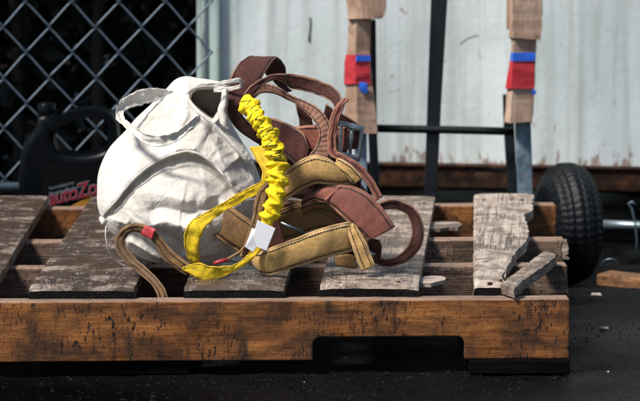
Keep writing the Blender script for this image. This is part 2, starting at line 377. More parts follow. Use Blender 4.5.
# ------------------------------------------------------------------ pallet
DZ, SZ = .127, .109           # top of the deck boards, top of the stringers
pallet = thing('wooden_pallet', 'weathered wooden pallet with orange front stringer and a broken right board', 'pallet', (-.25, .5, 0))
def board(name, left, right, mat, ztop=DZ, th=.018, chamfer=.006, parent=pallet, nt_=44, nw=8, seed=0, jag=.0015, warp=.0015, tilt=0, end=None):
    """left/right: pixel polylines front -> back lying on the plane z = ztop"""
    def line(px):
        p = [np.array(G(x, y, ztop)) for x, y in px]
        d = [0]
        for a, b in zip(p, p[1:]): d.append(d[-1] + np.linalg.norm(b - a))
        d = np.array(d) / d[-1]; arr = np.array(p)
        return lambda t: np.array([np.interp(t, d, arr[:, k]) for k in range(3)])
    L, Rr = line(left), line(right)
    c0 = (L(0) + Rr(0) + L(1) + Rr(1)) / 4; ax = Vector((L(1) + Rr(1) - L(0) - Rr(0))); ax.z = 0; ln = ax.length / 2; ax.normalize()
    ay = Vector((0, 0, 1)).cross(ax); rot = Matrix((ax, ay, Vector((0, 0, 1)))).transposed()
    ts = [0, .006, .014, .03] + [.03 + .97 * (i + 1) / nt_ for i in range(nt_)]
    v = []; f = []; fm = []
    for layer in (0, 1):
        for i, t in enumerate(ts):
            l, r = L(t), Rr(t)
            for j in range(nw + 1):
                s = j / nw; p = l * (1 - s) + r * s
                q = noise.noise(Vector((p[0] * 9 + seed, p[1] * 7, seed))); q2 = noise.noise(Vector((p[0] * 60, p[1] * 25, seed + 5)))
                z = ztop + warp * q + .0006 * q2 + tilt * t
                if layer == 0:
                    z -= chamfer * max(0, 1 - t * ln * 2 / ln / .03)
                    if j in (0, nw): z -= .0016 + .0012 * abs(q2)
                else: z = ztop - th + tilt * t
                e = jag * noise.noise(Vector((p[1] * 40, seed * 3 + j, layer))) if j in (0, nw) else 0
                ef = .0022 * noise.noise(Vector((p[0] * 45, seed, layer * 2))) if i in (0, len(ts) - 1) else 0
                v.append(rot.transposed() @ (Vector((p[0] + e, p[1] + ef, z)) - Vector((c0[0], c0[1], ztop))))
    n1 = nw + 1; N = len(ts) * n1
    for i in range(len(ts) - 1):
        for j in range(nw):
            a = i * n1 + j
            f.append((a, a + 1, a + n1 + 1, a + n1)); fm.append(0)
            f.append((N + a, N + a + n1, N + a + n1 + 1, N + a + 1)); fm.append(0)
        a = i * n1; f.append((a, a + n1, N + a + n1, N + a)); fm.append(0)
        a = i * n1 + nw; f.append((a, N + a, N + a + n1, a + n1)); fm.append(0)
    for j in range(nw):
        f.append((j, N + j, N + j + 1, j + 1)); fm.append(1)
        a = (len(ts) - 1) * n1 + j; f.append((a, a + 1, N + a + 1, N + a)); fm.append(1)
    o = obj(name, v, f, None, mats=[mat, end or M['endgrain']], fmat=fm)
    fix_normals(o)
    o.rotation_euler = rot.to_euler(); o.location = Vector((c0[0], c0[1], ztop)) - pallet.location; o.parent = parent
    return o
FY, BY = 285.5, 195.5
board('deck_board', [(-114, 287.8), (-44, BY)], [(-9, 287.8), (48, BY)], M['deck_dark'], seed=1)
b2 = board('deck_board', [(29, 287.2), (92, BY)], [(134, 287.2), (181, BY)], M['deck_dark'], seed=2)
b3 = board('deck_board', [(184, 286.4), (226, BY)], [(284, 286.4), (311, BY)], M['deck_dark'], seed=3)
b4 = board('deck_board', [(320, 285.2), (345, BY)], [(418, 285.2), (435, BY)], M['deck'], seed=4)
b5 = board('deck_board', [(474, 284), (474, 193.5)], [(514, 284), (513, 283), (499, 281.5), (502, 274), (509, 263), (513, 255), (517, 249), (526, 241), (527.5, 236), (529, 230), (526, 220), (523.5, 214), (528, 211.5), (533, 209), (532.5, 202), (534, 193.5)], M['deck_pale'], seed=5, nt_=90, jag=.003)
b5['label'] = 'pale board with a ragged broken right edge'
bs_ = board('split_board_piece', [(501, 282.5), (512, 274), (526, 263), (543.5, 250.5)], [(514.5, 287), (524, 279), (541, 267), (556.5, 254.5)], M['deck'], ztop=DZ + .002, th=.017, chamfer=.003, seed=6, nw=6, end=M['deck'], jag=.003)
bs_['label'] = 'long piece split off the broken board'
# stringers
def stringer(y0px, x0, xr_px, mat, mtop, notch=False, ragged=0, th=.038, seed=0, yaw=2.0):
    p = G(320, y0px, SZ); Y = p.y; x1 = P(xr_px, y0px, Y).x
    zb, zt = .018, SZ
    pts = [(x0, zb)]
    if notch:
        def arc(cx, cz, r, a0, a1): return [(cx + r * math.cos(R(a)), cz + r * math.sin(R(a))) for a in np.linspace(a0, a1, 5)]
        for xa, xb in ((x0 + .152, x0 + .381), (P(313, 350, Y).x, P(465, 350, Y).x)):
            h = .053; r = .012
            pts += [(xa, zb)] + arc(xa + r, h - r, r, 180, 90) + arc(xb - r, h - r, r, 90, 0) + [(xb, zb)]
    pts += [(x1, zb)]
    for k in range(5): pts.append((x1 + (rng.uniform(-ragged, ragged * .3)), zb + (zt - zb) * (k + 1) / 6))
    pts += [(x1 - .001, zt)]
    n = 60
    for k in range(1, n): xx = x1 + (x0 - x1) * k / n; pts.append((xx, zt + .0009 * noise.noise(Vector((xx * 30, seed, 0)))))
    pts.append((x0, zt))
    bm = bmesh.new()
    fr = [bm.verts.new((x, 0, z)) for x, z in pts]; bk = [bm.verts.new((x, th, z)) for x, z in pts]
    bm.faces.new(fr); bm.faces.new(bk[::-1]); m = len(pts)
    for i in range(m):
        q = bm.faces.new((fr[i], bk[i], bk[(i + 1) % m], fr[(i + 1) % m])); q.material_index = 1 if abs(q.calc_center_median().z - zt) < .003 else 0
    bmesh.ops.recalc_face_normals(bm, faces=bm.faces)
    cx, cz = (x0 + x1) / 2, .06
    for q in bm.verts: q.co -= Vector((cx, 0, cz))
    me = bpy.data.meshes.new('stringer'); bm.to_mesh(me); bm.free(); me.materials.append(mat); me.materials.append(mtop)
    o = bpy.data.objects.new('stringer', me); COL.objects.link(o); o.parent = pallet; o.location = Vector((cx, Y + cx * math.tan(R(yaw)), cz)) - pallet.location; o.rotation_euler.z = R(yaw)
    bevel(o, .0022, 2); return o
XL = -.87
s0 = stringer(300.6, XL, 571, M['stringer'], M['stringer_top'], True, .002, seed=1); s0['label'] = 'orange notched front stringer'
s1 = stringer(267, XL, 569, M['stringer_in'], M['stringer_top'], True, .006, seed=2)
s2 = stringer(241, XL, 566, M['stringer_in'], M['stringer_top'], True, .008, seed=3)
s3 = stringer(207, XL, 558, M['stringer'], M['stringer_top'], True, .003, seed=4, yaw=3.3)
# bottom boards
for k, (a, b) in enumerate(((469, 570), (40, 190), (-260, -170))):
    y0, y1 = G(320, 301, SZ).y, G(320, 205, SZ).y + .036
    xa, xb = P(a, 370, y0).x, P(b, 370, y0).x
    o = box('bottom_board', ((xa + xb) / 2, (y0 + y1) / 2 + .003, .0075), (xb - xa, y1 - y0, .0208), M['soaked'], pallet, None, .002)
# nail heads
def nail(x, y, z, r=.0038):
    v, f = tube_data([(x, y, z - .003), (x, y, z + .0006), (x, y, z + .0011)], [r, r, r * .7], 8)
    return obj('nail_head', v, f, M['rust'], pallet)
for px_, py_ in ((490, 283), (503, 280), (487, 236), (515, 237), (486, 262), (340, 283), (398, 282), (60, 283), (110, 283), (418, 236), (424, 203), (484, 200), (522, 200), (12, 237)):
    q = G(px_, py_, DZ); nail(q.x, q.y, q.z)
# splinters sticking out of the inner stringers by the gap
def shard(name, pts, mat, th=.006, parent=pallet):
    v = [Vector(p) for p in pts]; n = len(v); v += [p + Vector((0, 0, -th)) for p in v]
    f = [tuple(range(n)), tuple(range(2 * n - 1, n - 1, -1))] + [(i, n + i, n + (i + 1) % n, (i + 1) % n) for i in range(n)]
    return fix_normals(obj(name, v, f, mat, parent))
shard('splinter', [G(427, 222, .1135), G(446, 221, .115), G(457, 221.6, .116), G(461, 223, .116), G(462, 225, .116), G(458, 227, .1155), G(449, 227.4, .1145), G(440, 228.6, .114), G(427, 228.8, .1135)], M['deck'])
shard('splinter', [G(420, 277, .116), G(432, 275.6, .1165), G(442, 276, .1165), G(446, 277.6, .117), G(445, 280, .117), G(438, 281.4, .1165), G(431, 283.4, .116), G(420, 283.5, .116)], M['deck_pale'])
shard('splinter', [G(498, 272, .129), G(503, 281, .1275), G(504.5, 281, .1275)], M['deck_pale'], .002)
shard('splinter', [G(507, 266, .131), G(504, 276, .1275), G(505.5, 276.5, .1275)], M['deck_pale'], .002)
for k in range(5):   # frayed end of the second stringer
    y = 238 + k * 4.2; z0 = rng.uniform(-.002, .002)
    shard('splinter', [P(552, y, .70 + z0) , P(569 - rng.uniform(0, 5), y + 1, .695), P(570 - rng.uniform(0, 4), y + 3, .695), P(552, y + 3.4, .70)], M['deck'], .003)
def deck_z(x, y):
    px = 320 + (x / (y - CY)) * F; t = (y - .02) / 1.0
    for (a, b, c, d) in ((29, 134, 92, 181), (184, 284, 226, 311), (320, 418, 345, 435), (474, 496, 474, 510)):
        l = a + (c - a) * t; r = b + (d - b) * t
        if l + 3 < px < r - 3: return DZ + .0004
    return None
grit('crumbs', 420, ((-.5, .35), (.03, .16)), deck_z, (.0007, .0016), M['stone'], 'pale crumbs and wood dust lying on the front of the pallet boards', 'crumbs')
grit('chaff', 260, ((-.5, .35), (.10, .95)), deck_z, (.0006, .0014), M['deck_pale'], 'fine wood chaff lying over the pallet boards', 'chaff')

# ------------------------------------------------------------------ straps
def strap(name, st, mat, parent, th=.003, ns=7, nwid=6, stitch=(.13,), smat=None, cup=0.0, piping=0.0, wave=.0016, jit=.0006):
    """st: (xa,ya,xb,yb,Y[,Yb]) stations in photo pixels with their distance behind the pallet front; edge a and edge b"""
    rows = []
    for s in st:
        Ya = s[4]; Yb = s[5] if len(s) > 5 else s[4]
        rows.append(np.concatenate([np.array(P(s[0], s[1], Ya)), np.array(P(s[2], s[3], Yb))]))
    rows = catmull(rows, ns); n = len(rows)
    A = np.array([r[:3] for r in rows]); B = np.array([r[3:] for r in rows]); C = (A + B) / 2
    sj = rng.uniform(0, 90)
    for i in range(n):
        for E, kk in ((A, 0), (B, 7)):
            E[i] += np.array([noise.noise(Vector((i * .21 + sj, kk, q))) for q in (1, 4, 8)]) * jit * 2
    C = (A + B) / 2
    T = np.gradient(C, axis=0); W = B - A; Nn = np.cross(T, W); Nn /= (np.linalg.norm(Nn, axis=1)[:, None] + 1e-9)
    for i in range(1, n):
        if np.dot(Nn[i], Nn[i - 1]) < 0: Nn[i] *= -1
    if Nn[:, 1].mean() > 0: Nn *= -1            # first side faces the camera
    L = np.concatenate([[0], np.cumsum(np.linalg.norm(np.diff(C, axis=0), axis=1))])
    seed = rng.uniform(0, 50)
    v = []; uv = []
    def surf(i, s, side):
        p = A[i] * (1 - s) + B[i] * s
        off = side * th / 2 * (1 - .55 * abs(2 * s - 1) ** 6) + cup * (1 - (2 * s - 1) ** 2) + wave * (noise.noise(Vector((L[i] * 45, s * 2, seed))) + .5 * noise.noise(Vector((L[i] * 110, s * 5, seed + 3))))
        return p + Nn[i] * off
    for side in (1, -1):
        for i in range(n):
            for j in range(nwid + 1):
                v.append(surf(i, j / nwid, side)); uv.append((L[i], j / nwid))
    n1 = nwid + 1; N = n * n1; f = []
    for i in range(n - 1):
        for j in range(nwid):
            a = i * n1 + j; f.append((a, a + 1, a + n1 + 1, a + n1)); f.append((N + a, N + a + n1, N + a + n1 + 1, N + a + 1))
        a = i * n1; f.append((a, a + n1, N + a + n1, N + a)); a += nwid; f.append((a, N + a, N + a + n1, a + n1))
    for j in range(nwid):
        f.append((j, N + j, N + j + 1, j + 1)); a = (n - 1) * n1 + j; f.append((a, a + 1, N + a + 1, N + a))
    if piping:
        for E in (A, B):
            q, qf = tube_data([Vector(e) for e in E], piping, 6, True, len(v)); v += q; f += qf
            uv += [(L[min(k // 6, n - 1)], .0) for k in range(len(q))]
    o = obj(name, v, f, mat, parent, True, uvs=uv); fix_normals(o)
    # stitching: short dashes raised off the webbing on both faces
    if stitch:
        sv = []; sf = []
        step = .0048; dash = .0037
        for side in (1, -1):
            for s0_ in stitch:
                for s in ((s0_, 1 - s0_) if s0_ < .5 else (s0_ - 1 + .5 if s0_ > 1 else s0_,)):
                    d = .002
                    while d + dash < L[-1]:
                        q = []
                        for dd in (d, d + dash):
                            x = np.interp(dd, L, np.arange(n)); i = min(int(x), n - 2); fr = x - i
                            wv_ = np.linalg.norm(W[i]) + 1e-6; hw = .0007 / wv_
                            for ss in (s - hw, s + hw):
                                p = surf(i, ss, side) * (1 - fr) + surf(i + 1, ss, side) * fr
                                q.append((p, Nn[i] * side))
                        b = len(sv)
                        for p, nn in q: sv.append(p - nn * .0003)
                        for p, nn in q: sv.append(p + nn * .0007)
                        sf += [(b + 4, b + 5, b + 7, b + 6), (b, b + 1, b + 5, b + 4), (b + 2, b + 6, b + 7, b + 3), (b, b + 4, b + 6, b + 2), (b + 1, b + 3, b + 7, b + 5)]
                        d += step * rng.uniform(.94, 1.06)
        if sv: obj('stitching', sv, sf, smat or M['thread'], o)['kind'] = 'stuff'
    return o

# ------------------------------------------------------------------ safety harness
harness = thing('safety_harness', 'tan and maroon webbing safety harness heaped beside the white bag', 'harness', tuple(G(300, 270, DZ)))
H = harness
# maroon loop standing at the top left
strap('maroon_strap', [(290, 160, 290, 146, .25), (268, 149, 268, 138, .24), (250, 139, 256, 128, .23), (236, 128, 244, 117, .225), (228, 116, 241, 108, .225), (225, 103, 241, 103, .225),
    (226, 92, 244, 97, .235), (230, 78, 258, 84, .25), (236, 67, 267, 69, .27), (245, 58.5, 275.5, 58, .295), (254, 57.5, 281, 60, .32), (261, 64, 285.5, 68, .335), (265, 73, 286, 76, .34), (272, 80, 286, 84, .34), (284, 93, 292.5, 91, .335)],
    M['maroon'], H, th=.0035, stitch=(.07,), nwid=8)
strap('maroon_strap', [(241, 112, 246, 116, .19), (242, 100, 248, 106, .185), (248, 89, 254, 94, .185), (258, 81.5, 263, 85, .19), (270, 75.5, 274, 79, .195), (282, 74, 284, 82, .20), (295, 75, 292, 88, .205), (310, 78, 307, 91, .205),
    (325, 83, 320, 95, .195), (336, 90, 331, 101, .18), (341, 99, 335, 108, .17), (338, 110, 332, 114, .165)], M['maroon'], H, th=.003, stitch=(.14,), piping=.0013)
strap('ribbed_strap', [(249, 92, 252, 99, .225), (261, 84, 264, 92, .22), (277, 87, 280, 95.5, .212), (292, 95.5, 295, 103, .203), (308, 102.5, 305, 111, .193), (321, 111, 313, 119, .183), (329, 124, 319, 130, .175), (331, 140, 318, 143, .17), (330, 160, 309, 157, .165)],
    M['ribbed'], H, th=.003, stitch=(.1,), piping=.0011)
strap('strap_end', [(343.5, 99, 348.5, 98.5, .155), (337, 106, 344, 105, .15), (332, 116, 339, 117, .147), (329.5, 129, 336.5, 130, .146), (328.5, 142, 335, 143, .144), (329, 152, 336, 151, .142), (335, 158, 341, 154, .138), (346, 162.5, 350, 158.5, .135), (356, 169.5, 360.5, 166, .132), (363, 178, 368.5, 174.5, .13), (371, 189, 376, 186, .128), (377, 201, 382, 197, .126)],
    M['rose'], H, th=.004, stitch=(.5,), smat=M['thread'], piping=.0018)
strap('strap_end', [(341, 100, 345, 97, .165), (335, 109, 341, 108, .162), (331, 122, 338, 123, .16), (330, 140, 337, 141, .158), (331, 155, 338, 153, .155)], M['tan_dark'], H, th=.003, stitch=())
# straps around the buckle
strap('buckle_strap', [(292, 127, 295, 153, .215), (305, 125.5, 308, 152, .205), (322, 125, 324, 152, .198), (336, 125.5, 337, 152.5, .19), (347.5, 126.5, 347, 153, .183)], M['rose'], H, th=.005, stitch=(.1,))
strap('maroon_strap', [(340, 129, 340, 151, .20), (348, 129, 347, 150, .197), (358, 130, 355, 149, .20), (364, 133, 361, 148, .215)], M['maroon'], H, stitch=(.12,))
strap('maroon_strap', [(256, 115, 250, 138, .25), (268, 117, 263, 141, .235), (282, 121, 276, 148, .222), (295, 127, 288, 158, .21), (304, 134, 298, 168, .20), (309, 148, 304, 178, .195)], M['maroon'], H, stitch=(.1,))
strap('maroon_strap', [(293, 96, 309, 106, .235), (296, 108, 311, 115, .225), (299, 122, 313, 124, .22), (300, 140, 315, 140, .22)], M['maroon'], H, stitch=(.12,))
strap('maroon_strap', [(326, 104, 322, 124, .235), (338, 111, 334, 128, .232), (350, 118, 345, 133, .23), (361, 125, 356, 140, .235)], M['maroon'], H, stitch=(.12,))
strap('maroon_strap', [(300, 150, 302, 176, .23), (316, 150, 317, 176, .225), (336, 151, 335, 176, .215), (352, 158, 349, 180, .21), (362, 170, 360, 190, .20)], M['maroon'], H, stitch=(.1,))
strap('maroon_strap', [(262, 128, 258, 152, .262), (276, 136, 270, 164, .258), (292, 146, 286, 178, .25), (306, 160, 300, 194, .24), (318, 178, 312, 206, .225)], M['maroon'], H, stitch=(.1,))
strap('maroon_strap', [(286, 158, 284, 196, .235), (306, 156, 306, 200, .23), (328, 160, 330, 206, .225), (350, 172, 352, 214, .215), (366, 190, 366, 224, .205)], M['maroon'], H, stitch=(.1,))
strap('maroon_strap', [(264, 206, 268, 258, .205), (288, 200, 291, 258, .20), (318, 204, 320, 254, .195), (344, 214, 346, 258, .185), (362, 226, 362, 262, .18)], M['maroon'], H, stitch=(.08,))  # filler strap added; its dark colour stands in for shade in the gap
# tan belts
strap('tan_belt', [(262, 196, 266, 226, .17), (272, 186, 275, 215, .158), (280, 178, 280, 205, .15), (288, 170.5, 288.5, 197, .143), (298, 163, 303, 187.5, .138), (310, 157, 319, 182.5, .135), (322, 157, 334, 184, .134), (332, 162, 345, 184, .135), (339, 167, 353, 181, .137)],
    M['tan'], H, th=.006, stitch=(.1,), piping=.0021, cup=.004)
strap('belt_loop', [(335.5, 166, 338, 158, .138), (343, 172, 347, 163, .130), (350, 179, 356.5, 171.5, .128), (354, 184, 362, 178, .13)], M['tan'], H, th=.006, stitch=(.12,), piping=.0015)
strap('tan_belt', [(226, 205, 205, 226, .175), (233, 209.5, 213, 233, .165), (241, 215, 224, 241, .16), (250, 221, 236, 249, .158), (260, 229, 247, 258, .158)], M['tan_dark'], H, th=.005, stitch=(.1,), piping=.0018, cup=.004)
strap('tan_strap', [(271, 180, 273, 189, .128), (262, 187, 269, 196, .125), (256.5, 197, 266, 206, .12), (254, 212, 263, 217, .118), (250, 228, 258, 230, .116), (244, 247, 250, 247, .115), (240, 256, 246, 257, .115)], M['tan_dark'], H, th=.004, stitch=(.2,), piping=.0013)
strap('tan_belt', [(276, 212, 284, 240, .185), (290, 207, 297, 237, .178), (305, 203, 311, 231, .172), (320, 203, 324, 228, .168), (335, 208, 337, 232, .165)], M['tan_dark'], H, th=.005, stitch=(.1,), piping=.0016)
strap('tan_belt', [(251, 253, 257, 268, .125), (258, 253, 264, 273, .105), (270, 249, 273, 274, .095), (290, 241.5, 292, 267.5, .092), (310, 233.5, 312, 261.5, .095), (330, 227, 333, 255, .10), (346, 223.5, 352, 250, .108), (356, 222, 364, 247, .125), (360, 224, 370, 246, .15)],
    M['tan'], H, th=.006, stitch=(.09,), piping=.0021, cup=.003)
strap('belt_loop', [(347, 222, 355, 221, .118), (348.5, 231, 357.5, 229, .104), (352, 243, 364, 240, .098), (357, 258, 370, 254, .094), (362, 271, 374, 265.5, .092)], M['tan'], H, th=.007, stitch=(.22,), piping=.0018, nwid=6)
strap('strap_lining', [(335, 256, 336, 266, .13), (346, 254, 347, 268, .125), (355, 256, 357, 269, .125)], M['tan_dark'], H, stitch=())
# faded rose strap at the right
strap('rose_strap', [(308, 196, 302, 206, .16), (318, 190, 312, 200, .148), (329, 186, 319, 201, .138), (341, 186, 328, 203, .13), (353, 187, 337, 211, .122), (366, 193, 347, 220, .115), (377, 203, 356, 229, .11), (387, 215.5, 364, 236, .108), (394.5, 227, 369, 240, .108)],
    M['rose'], H, th=.005, stitch=(.1,), piping=.0016, cup=.003)
strap('cross_band', [(324.5, 199.5, 328, 203, .1275), (331, 193, 334, 196.5, .1275), (339, 186, 343, 186.8, .1278)], M['rose'], H, th=.006, stitch=(.5,))
strap('strap_lining', [(300, 207, 304, 214, .165), (316, 203, 318, 209, .155), (332, 204, 333, 213, .145), (345, 213, 345, 225, .135), (356, 226, 357, 238, .128)], M['tan_dark'], H, stitch=(.15,))
strap('maroon_strap', [(366, 238, 379, 240, .135), (368, 247, 382, 247, .14), (367, 258, 381, 258, .15)], M['maroon'], H, stitch=(.15,))
strap('loop_strap', [(368, 214, 372, 219, .17), (377, 205, 381, 211, .18), (391, 200, 393, 208, .19), (406, 203.5, 406, 213, .195), (418, 213, 411, 223, .195), (423.5, 229, 412, 236, .19), (421, 245, 407, 248, .185), (412, 257.5, 397, 257, .18), (399, 264.5, 386, 260, .172), (385, 266, 378, 258, .17), (373, 262, 371, 255, .17)],
    M['maroon'], H, th=.004, stitch=(.14,), piping=.0014)
# left tan loop with red band
t1 = strap('tan_strap', [(192, 266, 187, 275, .095), (184, 261, 179, 270, .095), (170, 249, 165, 260, .098), (154.5, 231.5, 155, 243, .10), (139, 224, 145, 234, .105), (125, 227, 133, 231, .11), (116.5, 237, 125.5, 237, .112), (116.5, 249, 125.5, 246, .108), (125, 261, 134, 258, .10), (140, 273, 148, 270, .088), (154, 287, 161, 284, .070), (159, 299, 167, 297, .062), (160, 308, 168, 307, .060)],
    M['tan_dark'], H, th=.0045, stitch=(.22,), piping=.0016)
strap('red_band', [(141.5, 234, 145.5, 225, .0995), (146.5, 237, 150.5, 227, .0975), (152, 240, 156, 229, .0955)], M['redband'], H, th=.004, stitch=())
# thin cord with red end, metal pin, buckle
tube('cord', [P(226, 260, .10), P(233, 256, .102), P(240, 252, .106), P(246, 245, .112)], .0022, M['tan_dark'], H, 6)
tube('cord_end', [P(213.5, 263.5, .094), P(220, 261.5, .096), P(227, 259.8, .0995)], [.003, .0034, .003], M['redband'], H, 8)
tube('metal_pin', [P(281, 222.5, .118), P(294, 228.3, .12), P(307, 234.2, .122)], .0021, M['pipe'], H, 8)
tube('metal_hook', [P(364, 250, .13), P(369, 252, .132), P(373, 254.5, .136), P(375, 253, .146)], .003, M['steelbuckle'], H, 8)
def frame(name, outer, Y, wd, th, mat, parent):
    c = Vector(P(sum(p[0] for p in outer) / 4, sum(p[1] for p in outer) / 4, Y)); o3 = [P(x, y, Y) for x, y in outer]
    inn = [p + (c - p).normalized() * wd * 1.25 for p in o3]; v = []
    for dy in (-th / 2, th / 2):
        v += [p + Vector((0, dy, 0)) for p in o3] + [p + Vector((0, dy, 0)) for p in inn]
    f = []
    for i in range(4):
        j = (i + 1) % 4
        f += [(i, j, 4 + j, 4 + i), (8 + i, 12 + i, 12 + j, 8 + j), (i, 8 + i, 8 + j, j), (4 + i, 4 + j, 12 + j, 12 + i)]
    return bevel(fix_normals(obj(name, v, f, mat, parent, True)), .0016, 3)
frame('buckle', [(339.5, 120.5), (364.5, 126), (360, 162), (338, 157)], .176, .0085, .006, M['steelbuckle'], H)
tube('buckle_bar', [P(352, 123, .178), P(349.5, 160, .178)], .003, M['steelbuckle'], H, 8)

# ------------------------------------------------------------------ yellow lanyard
lan = thing('shock_lanyard', 'yellow gathered elastic lanyard with flat yellow tail and white tag', 'lanyard', tuple(G(262, 275, DZ)))
strap('flat_tail', [(249, 147, 268, 145, .19), (255, 158, 270, 158, .175), (262, 170, 274, 174, .158), (261, 180, 270, 188, .145), (250, 187, 256, 195.5, .137), (237, 193.5, 243, 201.5, .132), (219, 205, 226, 211, .115), (203, 213.5, 213, 220, .098), (191, 221, 207, 226, .086), (185, 231, 202, 235, .080), (184, 243, 199, 247, .080), (186.5, 254, 200, 258, .086), (189, 262, 200, 266, .092)],
    M['yellow'], lan, th=.002, stitch=(.07,), smat=M['thread_yellow'], nwid=8, wave=.003, jit=.0012)
strap('flat_tail', [(182, 267.5, 182, 270, .080), (190, 264.5, 187.5, 272.5, .079), (199, 263, 194, 276.5, .078), (211, 266, 204, 281, .077), (222, 266.5, 218, 278.5, .082), (235, 264, 235.5, 271, .086), (246, 256, 253, 259, .088), (254, 246, 262, 249, .09), (259, 235, 268, 238, .092), (262, 222, 272, 225, .095)],
    M['yellow'], lan, th=.002, stitch=(.07,), smat=M['thread_yellow'], nwid=8, wave=.002, jit=.0008)
def elastic():
    key = [(246, 99, .165), (249, 105, .15), (254, 113, .135), (260.5, 123, .12), (267, 133, .11), (272, 143, .103), (276, 156, .098), (278, 170, .094), (277, 186, .09), (274.5, 201, .085), (270.5, 213, .082), (266, 224, .083)]
    pts = catmull([np.array(P(*k)) for k in key], 26); n = len(pts); ns = 40
    v = []; L = 0
    # irregular gathers
    rings = []; d = .004
    while d < .24: rings.append((d, rng.uniform(.0030, .0052), rng.uniform(.65, 1.1), rng.uniform(0, 6.28), rng.uniform(.0, .007))); d += rng.uniform(.008, .0165)
    P0 = None; prof = []
    for i in range(n):
        if i: L += np.linalg.norm(pts[i] - pts[i - 1])
        t = Vector(pts[min(i + 1, n - 1)] - pts[max(i - 1, 0)]).normalized(); side = t.cross(Vector((0, 1, 0))).normalized(); fr = side.cross(t)
        u = i / (n - 1); base = .0140 * (1 if u > .06 else .75 + 4 * u) * (1 - .22 * max(0, (u - .88) / .12)) * (.92 + .16 * math.sin(u * 3.1))
        row = []
        for k in range(ns):
            a = 2 * math.pi * k / ns; h = 0
            for (c, sw, am, ph, sk) in rings:
                x = (L - c - sk * math.sin(a + ph)) / sw
                if abs(x) < 3: h += am * math.exp(-x * x) * (.75 + .35 * math.sin(2 * a + ph * 3))
            pk_ = noise.noise(Vector((math.cos(a) * 7, math.sin(a) * 7, L * 55)))
            wr = noise.fractal(Vector((math.cos(a) * 1.4, math.sin(a) * 1.4, L * 120)), .6, 2, 3)
            fine = noise.noise(Vector((math.cos(a) * 4.5, math.sin(a) * 4.5, L * 260)))
            r = base * (.72 + .48 * min(h, 1.15) + .13 * wr + .04 * fine + .07 * pk_)
            row.append(Vector(pts[i]) + side * (math.cos(a) * r * 1.02) + fr * (math.sin(a) * r * .8))
        prof.append(row); v += row
    f = [(i * ns + k, i * ns + (k + 1) % ns, (i + 1) * ns + (k + 1) % ns, (i + 1) * ns + k) for i in range(n - 1) for k in range(ns)]
    f += [tuple(range(ns))[::-1], tuple((n - 1) * ns + k for k in range(ns))]
    o = obj('elastic_cover', v, f, M['elastic'], lan, True); fix_normals(o)
    # black zigzag thread on the upper half, camera side
    cam_p = Vector((0, CY, CZ)); path = []
    i = 8; flip = 0
    while i < int(n * .62):
        best = []
        for k in range(ns):
            best.append(((prof[i][k] - cam_p).length, k))
        kf = min(best)[1]; kk = (kf + (5 if flip else -3) + rng.randint(-2, 1)) % ns
        path.append((i, kk)); i += rng.randint(4, 8); flip = not flip
    sv = []; sf = []
    for (i0, k0), (i1, k1) in zip(path, path[1:]):
        dk = (k1 - k0 + ns // 2) % ns - ns // 2; q = []
        if rng.random() < .22: continue
        for s in range(7):
            i = int(round(i0 + (i1 - i0) * s / 6)); k = int(round(k0 + dk * s / 6)) % ns
            ax = Vector(pts[i]); p = prof[i][k]; q.append(p + (p - ax).normalized() * .0004)
        a, b = tube_data(q, .0005, 5, True, len(sv)); sv += a; sf += b
    obj('zigzag_thread', sv, sf, M['thread'], o)
elastic()
def plate(name, px, Y, th, mat, parent, bend=0):
    f_ = [P(x, y, Y + bend * math.sin(x * .4 + y * .2)) for x, y in px]; n = len(f_)
    v = f_ + [p + Vector((0, th, 0)) for p in f_]
    f = [tuple(range(n)), tuple(range(2 * n - 1, n - 1, -1))] + [(i, n + i, n + (i + 1) % n, (i + 1) % n) for i in range(n)]
    return bevel(fix_normals(obj(name, v, f, mat, parent)), .0006, 2)
plate('care_tag', [(257.5, 220), (275.5, 228.5), (266.5, 251), (257, 247), (253.5, 235)], .070, .0012, M['tagwhite'], lan, .0002)
plate('care_tag', [(252, 228), (257, 230), (257.5, 246), (253, 252.5), (245, 247)], .0735, .0012, M['tagwhite'], lan, .0015)

# ------------------------------------------------------------------ canvas bag
bag = thing('canvas_bag', 'crumpled white canvas tool bag with webbing handles slumped on the pallet', 'bag', tuple(G(175, 262, DZ)))
def seg_dist(px, py, poly):
    """distance, signed side, parameter to a polyline (numpy arrays)"""
    best = np.full(px.shape, 1e9); side = np.zeros(px.shape); par = np.zeros(px.shape)
    n = len(poly) - 1
    for i in range(n):
        ax, ay = poly[i]; bx, by = poly[i + 1]; dx, dy = bx - ax, by - ay; l2 = dx * dx + dy * dy
        t = np.clip(((px - ax) * dx + (py - ay) * dy) / l2, 0, 1)
        qx, qy = px - ax - t * dx, py - ay - t * dy; d = np.hypot(qx, qy); m = d < best
        cr = dx * (py - ay) - dy * (px - ax)
        best[m] = d[m]; side[m] = np.sign(cr[m]); par[m] = ((i + t) / n)[m]
    return best, side, par
def smooth_poly(p, n=8): return [tuple(q) for q in catmull([np.array(a, float) for a in p], n)]
